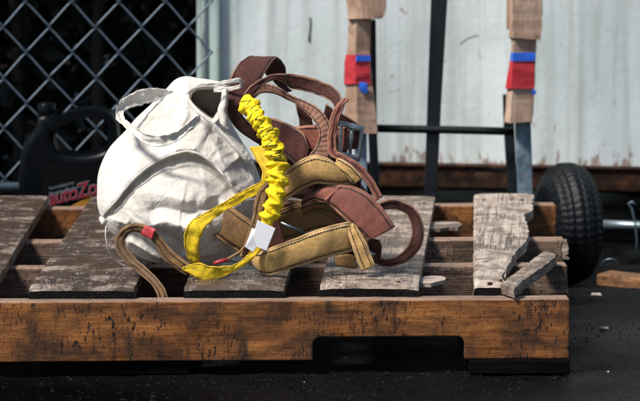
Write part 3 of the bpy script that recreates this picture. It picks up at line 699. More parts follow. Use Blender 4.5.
def make_bag():
    outline = [(97, 190), (97.5, 177), (101, 164), (108.5, 149), (116, 140), (125, 131), (136, 118), (150, 105), (165, 90), (175, 79.5), (186, 76), (199, 78), (213, 80), (226, 84), (229, 95), (227, 108), (231, 122),
               (240, 138), (250, 154), (258, 172), (264, 192), (262, 212), (252, 230), (240, 246), (228, 258), (212, 265), (194, 268), (176, 267), (158, 264), (142, 258), (128, 249), (116, 238), (106, 227), (100, 215), (97, 203)]
    cx, cy = 178.0, 178.0
    dense = catmull([np.array(p, float) for p in outline + [outline[0]]], 16)[:-1]
    ang = np.array([math.atan2(p[1] - cy, p[0] - cx) for p in dense]); rad = np.array([math.hypot(p[0] - cx, p[1] - cy) for p in dense])
    o_ = np.argsort(ang); ang, rad = ang[o_], rad[o_]
    nth, nr = 220, 58
    th = np.linspace(-math.pi, math.pi, nth, endpoint=False)
    rb = np.interp(th, np.r_[ang - 2 * math.pi, ang, ang + 2 * math.pi], np.r_[rad, rad, rad])
    rr = np.sin(np.linspace(0, 1, nr + 1)[1:] * math.pi / 2) ** .9
    PX = cx + np.outer(rr, rb * np.cos(th)); PY = cy + np.outer(rr, rb * np.sin(th)); RR = np.repeat(rr[:, None], nth, 1)
    prof = np.clip(1 - RR ** 2.9, 0, 1) ** .62
    yr = .20 + (265 - PY) / 190 * .13
    Tf = .070 + .030 * np.clip((PY - 120) / 80, 0, 1)
    D = yr - prof * Tf                          # front depth
    env = np.clip((1 - RR) / .10, 0, 1) ** .8
    D = D + .022 * np.clip((PX - 205) / 45, 0, 1) * prof + .05 * prof * np.clip((PY - 226) / 40, 0, 1) ** 1.3   # slanted right side, belly tucked under
    def fold(poly, amp, wl, wr_, ends=.12, sharp=.62):
        """ridge toward camera (amp<0 = crease away); wl, wr: widths either side in px"""
        nonlocal D
        d, s, t = seg_dist(PX, PY, smooth_poly(poly)); wd = np.where(s > 0, wr_, wl)
        tp = np.clip(np.minimum(t, 1 - t) / ends, 0, 1); tp = tp * tp * (3 - 2 * tp)
        D = D - amp * np.exp(-np.abs(d / wd) ** (2 * sharp)) * tp * env
    def step(poly, amp, rec, lip=3.0, ends=.10):
        """cloth on the left of the line overhangs the right side"""
        nonlocal D
        d, s, t = seg_dist(PX, PY, smooth_poly(poly)); tp = np.clip(np.minimum(t, 1 - t) / ends, 0, 1); tp = tp * tp * (3 - 2 * tp)
        k = np.clip((d * s) / 4.6 + .5, 0, 1); k = k * k * (3 - 2 * k)
        rc = rec * (.28 + .95 * t) if rec > 20 else rec; hi = np.exp(-np.clip(d, 0, None) / rc) * (.75 + .35 * t); lo = np.exp(-(d / (lip * 3)) ** 2)
        D = D + (k * amp * hi - (1 - k) * amp * .35 * lo) * tp * env
    # main overhanging fold (line drawn left -> right, right side = below)
    step([(98, 226), (107, 212), (119, 198), (130, 184), (145, 170), (163, 159), (182, 152.5), (196, 153.5), (209, 161), (221, 173), (232, 188), (242, 204)], .022, 24)
    fold([(120, 188), (138, 166), (160, 150), (185, 143), (204, 149)], .006, 14, 10)
    # hem of the mouth to the right shoulder
    step([(187, 101), (199, 113), (214, 126), (229, 141), (243, 158)], -.016, 12, ends=.04)
    fold([(200, 114), (215, 127), (231, 144), (246, 160)], .007, 3.2, 3.2, .05)
    hd, hs, ht = seg_dist(PX, PY, [(186, 92), (200, 114), (215, 127), (231, 144), (246, 161), (262, 200)]); D = D + .0022 * np.clip(np.where(hs < 0, hd, 0), 0, 24) * np.clip((PY - 108) / 14, 0, 1)
    # shoulder panel folds on the right
    fold([(217, 130), (219, 150), (224, 168), (236, 186)], .005, 5, 9); fold([(232, 150), (238, 165), (250, 182)], -.004, 4, 6)
    fold([(222, 166), (232, 161), (246, 158)], .005, 3, 6)
    # crown creases below the handles
    fold([(178, 84), (180, 100), (176, 117), (168, 132)], -.008, 4, 5); fold([(183, 100), (186, 114), (180, 126)], .008, 3.5, 4)
    fold([(168, 90), (160, 106), (150, 120)], .006, 6, 5); fold([(190, 84), (186, 95), (189, 108)], .008, 4, 4)
    fold([(143, 150), (150, 146), (160, 148), (176, 145)], -.007, 4, 4); fold([(120, 142), (130, 150), (140, 160)], -.004, 6, 6)
    fold([(108, 165), (118, 162), (132, 168)], -.003, 5, 6)
    # lower belly
    fold([(132, 196), (150, 193), (172, 196), (196, 205)], .007, 9, 9); fold([(146, 213), (160, 207), (180, 210), (205, 209), (225, 200)], -.009, 6, 10)
    fold([(150, 226), (164, 221), (182, 225), (200, 222)], .010, 5, 10); fold([(142, 236), (158, 232), (176, 238), (190, 252)], -.014, 4, 6)
    fold([(126, 240), (138, 246), (150, 254), (164, 262)], .018, 4, 8); fold([(118, 228), (134, 232), (150, 243), (170, 256)], -.013, 5, 6)
    fold([(186, 222), (198, 232), (206, 246), (208, 258)], .014, 7, 6); fold([(196, 218), (210, 226), (218, 244)], -.014, 4, 6)
    fold([(106, 218), (116, 220), (130, 226)], .010, 4, 5); fold([(168, 170), (184, 168), (204, 178), (220, 194)], -.005, 7, 8)
    fold([(108, 172), (124, 166), (140, 158)], .004, 6, 6); fold([(150, 186), (172, 180), (198, 186), (216, 202)], .007, 6, 8)
    # mouth: a real pocket
    mp = [(188, 96), (196, 88.5), (212, 88), (222, 91), (223, 102), (217, 116), (212, 121), (200, 112), (190, 103)]
    inside = np.zeros(PX.shape, bool); j = len(mp) - 1
    for i in range(len(mp)):
        xi, yi = mp[i]; xj, yj = mp[j]
        c = ((yi > PY) != (yj > PY)) & (PX < (xj - xi) * (PY - yi) / (yj - yi + 1e-9) + xi); inside ^= c; j = i
    d, _, _ = seg_dist(PX, PY, mp + [mp[0]])
    k = np.where(inside, np.clip(d / 3.5, 0, 1), 0); k = k * k * (3 - 2 * k); D = D + .13 * k
    fold([(224, 92), (225, 104), (219, 118), (226, 130)], .012, 3.5, 5, .1)
    # crumple
    cr = np.zeros(PX.shape); it = np.nditer(PX, flags=['multi_index'])
    for a in range(PX.shape[0]):
        for b in range(PX.shape[1]):
            x, y = PX[a, b], PY[a, b]
            q = Vector((x * .034 + y * .012, y * .05 - x * .01, 2.1)); wq = noise.noise(q * 1.3) * .9
            n1 = 1 - abs(noise.noise(q + Vector((wq, -wq, 0)))) * 2.2
            n2 = 1 - abs(noise.noise(Vector((x * .10 + wq, y * .085 - wq, 7.7)))) * 2
            cr[a, b] = n1 * .0012
    D = D - cr * env
    front = [P(x, y, dd) for x, y, dd in zip(PX.ravel(), PY.ravel(), D.ravel())]
    def dlim(x, y):      # keep the cloth above the deck
        return G(x, y, DZ + .0015).y
    front = [p if p.z > DZ + .0015 else G(x, y, DZ + .0015) for p, x, y in zip(front, PX.ravel(), PY.ravel())]
    c0 = P(cx, cy, float(D[0].mean())); verts = [c0] + front; f = []
    idx = lambda i, j: 1 + i * nth + j % nth
    for j in range(nth): f.append((0, idx(0, j + 1), idx(0, j)))
    for i in range(nr - 1):
        for j in range(nth): f.append((idx(i, j), idx(i, j + 1), idx(i + 1, j + 1), idx(i + 1, j)))
    # back half, coarse
    nb = 26; base = len(verts); rim = [idx(nr - 1, j) for j in range(nth)]; prev = rim
    for i in range(1, nb + 1):
        r = 1 - i / (nb + .5); cur = []
        for j in range(nth):
            x = cx + rb[j] * r * math.cos(th[j]); y = cy + rb[j] * r * math.sin(th[j])
            Yb = .20 + (265 - y) / 190 * .13 + .11 * math.sqrt(max(0, 1 - r ** 2.4)) + .004 * noise.noise(Vector((x * .05, y * .05, 9)))
            p = P(x, y, Yb)
            if p.z < DZ + .0015: p = G(x, y, DZ + .0015)
            cur.append(len(verts)); verts.append(p)
        for j in range(nth): f.append((prev[j], prev[(j + 1) % nth], cur[(j + 1) % nth], cur[j]))
        prev = cur
    f.append(tuple(prev))
    o = obj('bag_body', verts, f, M['canvas'], bag, True); fix_normals(o)
    # let the canvas buckle: cut a little larger than the shape it hangs on
    vg = o.vertex_groups.new(name='pin'); nfront = 1 + nr * nth
    pk = np.r_[k.ravel()[:1], k.ravel()]; rk = np.r_[0, RR.ravel()]
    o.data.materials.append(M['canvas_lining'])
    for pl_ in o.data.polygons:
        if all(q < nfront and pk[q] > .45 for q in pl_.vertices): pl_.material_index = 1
    for i in range(len(verts)):
        if i >= nfront or rk[i] > .985: wgt = 1.0
        else: wgt = .30 + .5 * pk[i]
        vg.add([i], wgt, 'REPLACE')
    cm = o.modifiers.new('cloth', 'CLOTH'); cs = cm.settings; cs.vertex_group_mass = 'pin'; cs.pin_stiffness = 1.0
    cs.quality = 6; cs.mass = .15; cs.tension_stiffness = 30; cs.compression_stiffness = 30; cs.shear_stiffness = 12; cs.bending_stiffness = .3
    cs.air_damping = 2; cs.shrink_min = -.03; cs.shrink_max = -.03
    cm.collision_settings.use_collision = False; cm.collision_settings.use_self_collision = False
    cm.point_cache.frame_start = 1; cm.point_cache.frame_end = 30
    for fr_ in range(1, 19): scn.frame_set(fr_)
    dg = bpy.context.evaluated_depsgraph_get(); me2 = bpy.data.meshes.new_from_object(o.evaluated_get(dg))
    old = np.empty(len(verts) * 3); o.data.vertices.foreach_get('co', old); new = np.empty(len(verts) * 3); me2.vertices.foreach_get('co', new)
    dsp = np.linalg.norm((new - old).reshape(-1, 3), axis=1); print('BAG moved mean/max', dsp[:nfront].mean(), dsp.max())
    o.modifiers.remove(cm); o.data = me2; me2.name = 'bag_body'; scn.frame_set(1)
    co = new.reshape(-1, 3)[1:nfront].reshape(nr, nth, 3) + np.array(bag.location) * 0
    def surf_y(x, y):
        q = np.argmin((PX - x) ** 2 + (PY - y) ** 2); return float(co.reshape(-1, 3)[q, 1]) + (0 if o.matrix_parent_inverse == Matrix() else 0)
    line = smooth_poly([(101, 222), (107, 212), (119, 198), (130, 184), (145, 170), (163, 159), (182, 152.5), (196, 153.5), (209, 161), (221, 173), (232, 188)], 2)
    st = []
    for i, (x, y) in enumerate(line):
        a, b = line[max(0, i - 1)], line[min(len(line) - 1, i + 1)]; tx, ty = b[0] - a[0], b[1] - a[1]; l = math.hypot(tx, ty); nx2, ny2 = ty / l, -tx / l
        yy = min(surf_y(x + nx2 * 2.5, y + ny2 * 2.5), surf_y(x, y)); st.append((x + nx2 * 1.9, y + ny2 * 1.9, x - nx2 * .5, y - ny2 * .5, yy - .0012, yy - .0022))
    strap('fold_hem', st, M['canvas_hem'], bag, th=.0022, stitch=(), nwid=4, ns=6, wave=.0008, jit=.0004)
    lp = o.modifiers.new('smooth', 'SMOOTH'); lp.factor = .5; lp.iterations = 1
    sb = o.modifiers.new('sub', 'SUBSURF'); sb.levels = 1; sb.render_levels = 1
    return o
make_bag()
ch = M['canvas_hem']
strap('handle', [(176, 92, 172, 99, .29), (166, 89.5, 164, 98.5, .285), (150, 88, 150, 103, .275), (135, 91.5, 138, 106, .262), (122, 100, 126, 110, .245), (116, 109.5, 123.5, 114, .225), (117, 119, 125.5, 119, .20), (125, 127.5, 131, 124, .178), (135.5, 136.5, 139, 129, .160), (148, 145, 148.5, 134.5, .148), (162, 146.5, 162, 135, .142), (177, 141, 176, 131, .142), (190, 131.5, 187.5, 123.5, .150), (203, 121, 199, 114, .168)],
    ch, bag, th=.002, stitch=(), nwid=10, ns=12, cup=-.003, wave=.003, jit=.0009)
strap('handle', [(186, 97, 190, 100, .225), (190, 89, 193, 92.5, .205), (200, 83.5, 201, 88, .20), (216, 82, 216.5, 86.5, .20), (231, 79, 232, 83.5, .20), (240, 78, 239.5, 83, .203), (244, 82.5, 240, 84.5, .215), (240, 88.5, 237.5, 85.5, .225), (228, 91.5, 227, 87, .23), (214, 92.5, 214, 88.5, .235)],
    ch, bag, th=.002, stitch=(), ns=12, wave=.0015, jit=.0005)
strap('mouth_hem', [(186.5, 95, 188.5, 94.5, .205), (188, 101.5, 190, 100, .195), (198.5, 113, 200, 111.5, .18), (213.5, 126, 215, 124.5, .17), (228.5, 141, 230, 139.5, .165), (241.5, 156.5, 243.5, 155, .165), (246, 162, 248, 160.5, .168)],
    ch, bag, th=.003, stitch=(), piping=.001, nwid=4)
strap('collar', [(222, 90, 228.5, 90, .222), (221, 99, 228, 101, .215), (217.5, 110, 226.5, 112, .208), (219, 120, 228, 122, .203), (224, 128, 230, 128, .203)], ch, bag, th=.004, stitch=(), nwid=6, cup=.006)
tube('drawstring', [P(106, 222, .168), P(105.5, 235, .16), P(107.5, 248, .16), P(113, 258, .17), P(121, 264.5, .19), P(131, 268, .19)], .0011, ch, bag, 6)
tube('loose_tuft', [P(101, 218, .175), P(104, 223, .165), P(107, 221, .168)], [.004, .0055, .002], ch, bag, 7)

# ------------------------------------------------------------------ hand truck
GZ = -.063
truck = thing('hand_truck', 'black hand truck with cardboard padded uprights standing behind the pallet', 'hand truck', (P(440, 230, 1.25).x, 1.22, GZ))
def bar(name, stations, depth, mat, parent, jit=0, bev=.002):
    """upright bar: stations (xl, xr, y, Y) rectangular section of the given depth"""
    v = []; f = []; n = len(stations)
    for (xl, xr, y, Y) in stations:
        j = [rng.uniform(-jit, jit) for _ in range(4)]
        a, b = P(xl, y, Y), P(xr, y, Y); v += [a + Vector((j[0], 0, j[1])), b + Vector((j[1], 0, j[2])), b + Vector((j[2], depth, j[0])), a + Vector((j[3], depth, j[2]))]
    for i in range(n - 1):
        for k in range(4): k2 = (k + 1) % 4; f.append((i * 4 + k, i * 4 + k2, i * 4 + 4 + k2, i * 4 + 4 + k))
    f += [(0, 1, 2, 3), tuple((n - 1) * 4 + k for k in (3, 2, 1, 0))]
    o = fix_normals(obj(name, v, f, mat, parent)); 
    if bev: bevel(o, bev)
    return o
bar('upright', [(509, 524, -420, 1.40), (514, 530, 60, 1.315), (515.5, 531, 125, 1.30), (518, 533, 193, 1.285), (519, 534.5, 252, 1.27)], .026, M['bluegrey'], truck)
bar('upright', [(345, 361, -420, 1.40), (351, 367, 60, 1.315), (354, 367, 125, 1.30), (355, 367, 193, 1.285), (356, 368, 252, 1.27)], .026, M['bluegrey'], truck)
bar('inner_upright', [(503, 513, 95, 1.36), (504, 514.5, 130, 1.355), (508, 517.5, 193, 1.34), (510, 519, 246, 1.33)], .02, M['blackpaint'], truck)
bar('inner_upright', [(366, 376, 20, 1.36), (368, 377, 130, 1.355), (371, 380, 193, 1.34), (373, 382, 246, 1.33)], .02, M['blackpaint'], truck)
bar('centre_bar', [(446, 461, -420, 1.42), (431, 447.5, 0, 1.345), (427.5, 441.5, 100, 1.33), (424.5, 437, 193, 1.315), (423, 435.5, 246, 1.30)], .012, M['blackpaint'], truck)
tube('crossbar', [P(362, 128, 1.325), P(400, 128.8, 1.322), P(440, 129.6, 1.32), P(480, 130.5, 1.322), P(514, 131.5, 1.325)], .0075, M['blackpaint'], truck, 12)
tube('crossbar', [P(350, -250, 1.39), P(440, -250, 1.40), P(520, -250, 1.39)], .0075, M['blackpaint'], truck, 12)
tube('handle', [P(353, -418, 1.41), P(356, -445, 1.41), P(370, -462, 1.41), P(435, -466, 1.41), P(500, -462, 1.41), P(513, -445, 1.41), P(516.5, -418, 1.41)], .014, M['blackpaint'], truck, 12)
va = P(360, 250, 1.25); vb = P(532, 250, 1.25)
box('toe_plate', ((va.x + vb.x) / 2, 1.43, GZ + .012), (vb.x - va.x + .02, .2, .006), M['blackpaint'], truck)
WC = .051 ; wr_ = .112
wx = P(567.5, 220, 1.18).x; wlx = P(325, 220, 1.18).x
tube('axle', [(wlx - .01, 1.20, WC - .01), (wx + .005, 1.185, WC - .01)], .008, M['blackpaint'], truck, 12)
def wheel(x, y, z, rad, wid, yaw):
    """pneumatic tyre with zigzag ribbed tread; axis along local X"""
    rt = Matrix.Rotation(yaw, 3, 'Z'); c = Vector((x, y, z))
    tr = .046      # tube radius
    prof = []      # (x, r)
    for a in np.linspace(-150, 150, 61):
        ar = R(a); px_ = math.sin(ar) * wid / 2 * (1 if abs(a) < 95 else .97); rr = rad - tr + math.cos(ar) * tr
        s = px_ / (wid / 2)
        g_ = 0
        if abs(a) < 62:
            q = (a / 62 * 2.5) % 1.0; g_ = -.0038 if q < .2 or q > .92 else 0
        prof.append((px_, rr + g_, a))
    v = []; f = []; ns = 150; m = len(prof)
    for k in range(ns):
        th = 2 * math.pi * k / ns
        for (px_, rr, a) in prof:
            ph = k % 3; d = 0
            if abs(a) < 62: d = -.0016 if ph == 0 else 0
            elif abs(a) < 85: d = -.003 if (k // 2) % 3 == 0 else 0
            zz = .0022 * math.sin(th * 50) if abs(a) < 58 else 0
            p = Vector((px_ + zz, math.cos(th) * (rr + d), math.sin(th) * (rr + d))); v.append(c + rt @ p)
    for k in range(ns):
        k2 = (k + 1) % ns
        for i in range(m - 1): f.append((k * m + i, k * m + i + 1, k2 * m + i + 1, k2 * m + i))
    wh = bpy.data.objects.new('wheel', None)
    ty = obj('wheel', v, f, M['rubber'], truck, True); fix_normals(ty)
    # rim
    rp = [(-.026, .052), (-.03, .058), (-.022, .05), (-.02, .03), (-.03, .022), (-.03, .0), ]
    rp = [(-a if False else a, b) for a, b in rp] ; full = rp[::1]
    v = []; f = []; ns = 40
    ring = [(.03, .012), (.03, .022), (.014, .028), (.012, .046), (.026, .052), (.030, .062), (-.030, .062), (-.026, .052), (-.012, .046), (-.014, .028), (-.03, .022), (-.03, .012)]
    for k in range(ns):
        th = 2 * math.pi * k / ns
        for (a, b) in ring: v.append(c + rt @ Vector((a, math.cos(th) * b, math.sin(th) * b)))
    m = len(ring)
    for k in range(ns):
        k2 = (k + 1) % ns
        for i in range(m): f.append((k * m + i, k * m + (i + 1) % m, k2 * m + (i + 1) % m, k2 * m + i))
    bpy.data.objects.remove(wh)
    fix_normals(obj('rim', v, f, M['bluegrey'], ty, True))
wheel(wx, 1.175, WC, wr_, .088, R(14)); wheel(wlx, 1.18, WC, wr_, .088, R(-4))
# cardboard sleeves and tape
CB = M['cardboard']
def sleeve(name, stations, depth, mat, parent, jit=.0016, ndiv=6):
    """wrapped cardboard: stations (xl, xm, xr, y, Y): left edge, front corner, right edge"""
    st = catmull([np.array(s, float) for s in stations], ndiv); v = []; f = []; m = 6
    for si_, (xl, xm, xr, y, Y) in enumerate(st):
        pl = [(xl, Y + .012), (xm, Y - .004), (xr, Y + .004), (xr + .5, Y + depth), ((xl + xr) / 2, Y + depth + .004), (xl - .3, Y + depth)]
        for k, (x, yy) in enumerate(pl):
            ye = 3.2 * noise.noise(Vector((x * .37, k * 1.7, y))) if si_ in (0, len(st) - 1) and mat is CB else 0
            p = P(x, y + ye, yy); q = Vector((x * .21, y * .10, k * 3.1))
            v.append(p + Vector((noise.noise(q), noise.noise(q + Vector((9, 0, 0))), noise.noise(q + Vector((0, 9, 0))))) * jit)
    n = len(st)
    for i in range(n - 1):
        for k in range(m): k2 = (k + 1) % m; f.append((i * m + k, i * m + k2, (i + 1) * m + k2, (i + 1) * m + k))
    o = fix_normals(obj(name, v, f, mat, parent))
    sm = o.modifiers.new('solid', 'SOLIDIFY'); sm.thickness = .0028; sm.offset = 0
    return o
c1 = sleeve('cardboard_sleeve', [(346, 361, 385, -45, 1.27), (347, 361, 385.5, -10, 1.266), (348, 362, 385, 8, 1.263), (348.5, 362.5, 380, 19, 1.26)], .05, CB, truck)
c2 = sleeve('cardboard_sleeve', [(349.5, 357, 371, 12, 1.274), (349, 356.5, 370, 30, 1.273), (348, 356, 369, 55, 1.272), (347, 357, 371, 80, 1.268), (345.5, 357, 374, 105, 1.265), (345, 357, 377, 134, 1.262)], .052, CB, truck)
sleeve('red_tape', [(346.5, 356, 369, 54, 1.2685), (345.5, 355.5, 369.5, 68, 1.267), (345, 356, 370.5, 85, 1.2645)], .059, M['redtape'], c2, .003)
sleeve('blue_tape', [(350.5, 357, 369.3, 55, 1.2665), (350.5, 357, 369.6, 61, 1.2655)], .06, M['bluetape'], c2, .001)
plate('blue_tape', [(359.5, 82), (367, 83), (368, 92.5), (362, 93.5), (359.5, 89)], 1.2585, .003, M['bluetape'], c2, .002)
c3 = sleeve('cardboard_sleeve', [(509, 512, 541, -45, 1.27), (510, 513, 541.5, -5, 1.266), (510, 513, 541, 20, 1.264), (510, 513.5, 540, 38.5, 1.262)], .05, CB, truck)
c4 = sleeve('cardboard_sleeve', [(511, 513.5, 535.5, 32, 1.272), (511.5, 514, 535, 55, 1.271), (509, 513, 534, 75, 1.27), (507.5, 512.5, 533, 95, 1.268), (505.5, 511, 531.5, 122, 1.264)], .05, CB, truck)
sleeve('red_tape', [(510.5, 513, 534, 61, 1.2665), (508.5, 512, 533.8, 74, 1.2655), (506, 511.5, 533.5, 88.5, 1.264)], .057, M['redtape'], c4, .002)
sleeve('blue_tape', [(511.5, 513.5, 535, 52.5, 1.2665), (511, 513.3, 534.6, 61, 1.2655)], .056, M['bluetape'], c4, .001)
plate('blue_tape', [(532, 89.5), (536, 90.5), (536, 94.5), (532, 94)], 1.2645, .003, M['bluetape'], c4, .001)
plate('cardboard_flap', [(503.5, 124), (507, 98), (510.5, 96), (510, 120)], 1.285, .003, CB, c4, .003)
plate('cardboard_flap', [(506.5, 30), (507, -20), (511, -22), (511, 28)], 1.29, .003, CB, c3, .003)

# ------------------------------------------------------------------ container
YA, YB_ = 1.76, 1.64
pa = P(197, 165, YA); pb = P(640, 170, YB_)
ang = math.atan2(pb.y - pa.y, pb.x - pa.x)
cont = thing('steel_container', 'pale grey steel container with rusty bottom rail behind the hand truck', 'container', (pa.x, pa.y, GZ))
cont.rotation_euler = (0, 0, ang)
zr1 = P(330, 165, YA - .05).z; zr0 = P(330, 187, YA - .05).z
def cbox(name, x0, x1, y0, y1, z0, z1, mat, bev=.003):
    v, f = box_data(((x0 + x1) / 2, (y0 + y1) / 2, (z0 + z1) / 2 - GZ), (x1 - x0, y1 - y0, z1 - z0)); o = obj(name, v, f, mat)
    fix_normals(o); o.parent = cont; bevel(o, bev) if bev else None; return o
LEN, HT = 2.4, 1.55
cbox('corner_post', 0, .046, 0, .05, zr0 - .02, HT, M['container_post'], .004)
# side panel: shallow pressed sheet with vertical joints
v = []; f = []; xs_ = np.linspace(.0465, LEN, 240); zs_ = np.linspace(zr1 - .004, HT, 24)
for z in zs_:
    for x in xs_:
        d = .024 + .0022 * noise.noise(Vector((x * 5, 0, z * 4))) - .0035 * math.exp(-((x % .305 - .14) / .006) ** 2)
        if x < .075: d = .024
        v.append((x, d, z - GZ))
nx_ = len(xs_)
f = [(j * nx_ + i, j * nx_ + i + 1, (j + 1) * nx_ + i + 1, (j + 1) * nx_ + i) for j in range(len(zs_) - 1) for i in range(nx_ - 1)]
o = obj('side_panel', v, f, M['container'], None, True); o.parent = cont
sm = o.modifiers.new('solid', 'SOLIDIFY'); sm.thickness = .003; sm.offset = 1; sm.use_rim = False
cbox('bottom_rail', .048, LEN, -.006, .055, zr0, zr1, M['rust'], .004)
cbox('rail_lip', .048, LEN, -.012, .02, zr1 + .0005, zr1 + .004, M['rust'], .001)
cbox('top_rail', .048, LEN, -.004, .05, HT - .06, HT + .01, M['container_post'])
cbox('end_panel', .006, .03, .052, 1.6, zr0, HT, M['container_post'])
cbox('roof', .004, LEN, .03, 1.62, HT + .012, HT + .03, M['container_post'])
cbox('far_panel', .03, LEN, 1.59, 1.62, zr0, HT, M['container'])
cbox('floor', .03, LEN - .01, .06, 1.58, zr0 - .012, zr0 + .03, M['blackpaint'])
for x in (.02, 1.1, 2.2): cbox('skid', x, x + .09, .12, 1.5, GZ - .003, zr0 - .0125, M['blackpaint'])
tube('scratch', [cont.matrix_world @ Vector((0, 0, 0)), (0, 0, 1)], .001, M['blackpaint']) if False else None
# weld drip / paint scar on the panel
def on_panel(px, py):
    d = ray(px, py); n = Vector((math.sin(ang), -math.cos(ang), 0)); p0 = Vector((pa.x, pa.y, 0)) - n * .0205; t = (p0 - Vector((0, CY, CZ))).dot(n) / d.dot(n)
    return Vector((0, CY, CZ)) + d * t
rotm = Matrix.Translation((pa.x, pa.y, GZ)) @ Matrix.Rotation(ang, 4, 'Z'); inv = rotm.inverted()
for scar in ([(310, 17), (310.5, 25), (309.5, 34), (309, 41)], [(460, 44), (468, 38), (478, 35)]):
    pts = [inv @ on_panel(x, y) for x, y in scar]; r_ = [.0012] * len(pts); r_[-1] = .0024 if scar[0][0] == 310 else .0012
    vv, ff = tube_data(pts, r_, 6); q = obj('paint_scar', vv, ff, M['blackpaint']); q.parent = cont

# ------------------------------------------------------------------ chain link fence
FYY = 1.42
fence = thing('chain_link_fence', 'galvanised chain link fence in front of dark bushes', 'fence', (P(80, 190, FYY).x, FYY, GZ))
node0 = P(26.2, 52.4, FYY); dxw = P(26.2 + 23.2, 52.4, FYY).x - node0.x; dzw = node0.z - P(26.2, 52.4 + 25.4, FYY).z
xend = P(200, 100, FYY).x
rail_z = P(10, 187, FYY).z
kmax = int((xend - node0.x) / dxw) + 1
for k in range(-22, kmax):
    # each wire is one zigzag running up the fence, hooked round its neighbours
    pts = []; jlo = int((rail_z + .012 - node0.z) / dzw); jhi = 32
    for j in range(jlo, jhi):
        x = node0.x + (k + ((j + k) % 2)) * dxw; z = node0.z + j * dzw
        lft = (j + k) % 2 == 0
        jx = .0022 * noise.noise(Vector((k * 3.3, j * 2.7, 1))); jz = .002 * noise.noise(Vector((k * 2.3, j * 3.7, 5)))
        s = -1 if lft else 1
        pts += [(x - s * .007 + jx, FYY + .0024, z - .008 + jz), (x + s * .0012 + jx, FYY, z + jz), (x - s * .007 + jx, FYY - .0024, z + .008 + jz)]
    if min(p[0] for p in pts) > xend - .01: continue
    pts = [p for p in pts if p[0] < xend + .03]
    tube('wire', pts, .0020, M['galv'], fence, 6)
tube('bottom_rail', [P(-420, 187.5, FYY), P(22, 187.5, FYY)], .0105, M['pipe'], fence, 14)
x_ = xend + .004
tube('fence_post', [(x_ + .006, FYY + .02, GZ - .01), (x_ + .006, FYY + .02, 1.62)], .008, M['container_post'], fence, 12)
tube('fence_post', [(-1.25, FYY + .012, GZ - .01), (-1.25, FYY + .012, 1.62)], .02, M['pipe'], fence, 14)
tube('top_rail', [(-1.3, FYY, 1.6), (x_ + .008, FYY, 1.6)], .012, M['pipe'], fence, 12)

# ------------------------------------------------------------------ oil jug
JY = 1.20
jug = thing('oil_jug', 'black plastic motor oil jug with red and yellow label beside the fence', 'jug', (P(72, 190, JY).x, JY, GZ))
def jug_body():
    jx = lambda x, y: (P(x, y, JY).x, P(x, y, JY).z)
    out = [(20, 268), (20, 170), (21.5, 154), (25, 141), (32, 131), (38, 125), (38, 114), (55, 113), (57, 118), (66, 113), (78, 108), (100, 107), (112, 111), (118, 120), (120, 140), (121, 165), (121, 268)]
    hole = [(56, 131), (62, 124), (74, 118), (90, 115.5), (102, 117), (107, 124), (108, 138), (106, 147), (92, 151.5), (74, 152), (61, 149), (56, 141)]
    cu = bpy.data.curves.new('jug_body', 'CURVE'); cu.dimensions = '2D'; cu.fill_mode = 'BOTH'
    for pts, n in ((out, 3), (hole, 4)):
        pp = [np.array(jx(*p)) for p in pts]; pp = [tuple(q) for q in catmull(pp + [pp[0]], n)[:-1]] if n == 4 else [tuple(p) for p in pp]
        sp = cu.splines.new('POLY'); sp.points.add(len(pp) - 1); sp.use_cyclic_u = True
        for q, p in zip(sp.points, pp): q.co = (p[0] - jug.location.x, max(p[1], GZ + .001) - GZ, 0, 1)
    cu.extrude = .026; cu.bevel_depth = .014; cu.bevel_resolution = 4; cu.offset = -.014
    tmp = bpy.data.objects.new('tmp', cu); COL.objects.link(tmp); dg = bpy.context.evaluated_depsgraph_get()
    me = bpy.data.meshes.new_from_object(tmp.evaluated_get(dg)); bpy.data.objects.remove(tmp)
    me.name = 'jug_body'; me.materials.clear(); me.materials.append(M['plasticblack'])
    o = bpy.data.objects.new('jug_body', me); COL.objects.link(o); o.parent = jug; o.rotation_euler = (R(90), 0, 0)
    for p in me.polygons: p.use_smooth = True
    return o
jb = jug_body()
cp = P(46.5, 113, JY); lz = cp.z
tube('cap', [(cp.x, JY, lz - .004), (cp.x, JY, lz + .001), (cp.x, JY, lz + .017), (cp.x, JY, lz + .019)], [.0155, .0165, .0165, .014], M['plasticblack'], jug, 28)
LYf = JY - .0415
def lab(name, px, mat, off): return plate(name, px, LYf - off, .0006, mat, jug)
M['labelblack'] = simple('label_black', (.0015, .0015, .002), .7, spec=.1); M['labelyellow'] = simple('label_yellow', (.35, .16, .008), .5); M['labelred'] = simple('label_red', (.22, .010, .022), .45); M['labelwhite'] = simple('label_white', (.15, .175, .20), .5)
lab('label', [(42, 166), (116, 166), (116, 250), (42, 250)], M['labelblack'], .0005)
lab('label_stripe', [(60, 212), (112, 184), (112, 250), (60, 250)], M['labelyellow'], .0014)
def text(s, px, py, h, rot, mat, off, shear=.0, outline=0.0, ext=.0004, scx=1.0):
    cu = bpy.data.curves.new('lettering', 'FONT'); cu.body = s; cu.size = h; cu.shear = shear; cu.extrude = ext; cu.offset = outline; cu.space_character = .95
    tmp = bpy.data.objects.new('tmp', cu); COL.objects.link(tmp); dg = bpy.context.evaluated_depsgraph_get()
    me = bpy.data.meshes.new_from_object(tmp.evaluated_get(dg)); bpy.data.objects.remove(tmp); me.name = 'lettering'
    me.materials.clear(); me.materials.append(mat)
    o = bpy.data.objects.new('lettering', me); COL.objects.link(o); o.parent = jug
    p = P(px, py, LYf - off); o.location = p - jug.location; o.rotation_euler = (R(90), -rot, 0); o.scale = (scx, 1, 1)
    return o
text('autoZone', 49, 205.5, .037, R(14), M['labelwhite'], .0022, .25, .0016, .0003, .86)
text('autoZone', 49, 205.5, .037, R(14), M['labelred'], .0032, .25, .0004, .0004, .86)
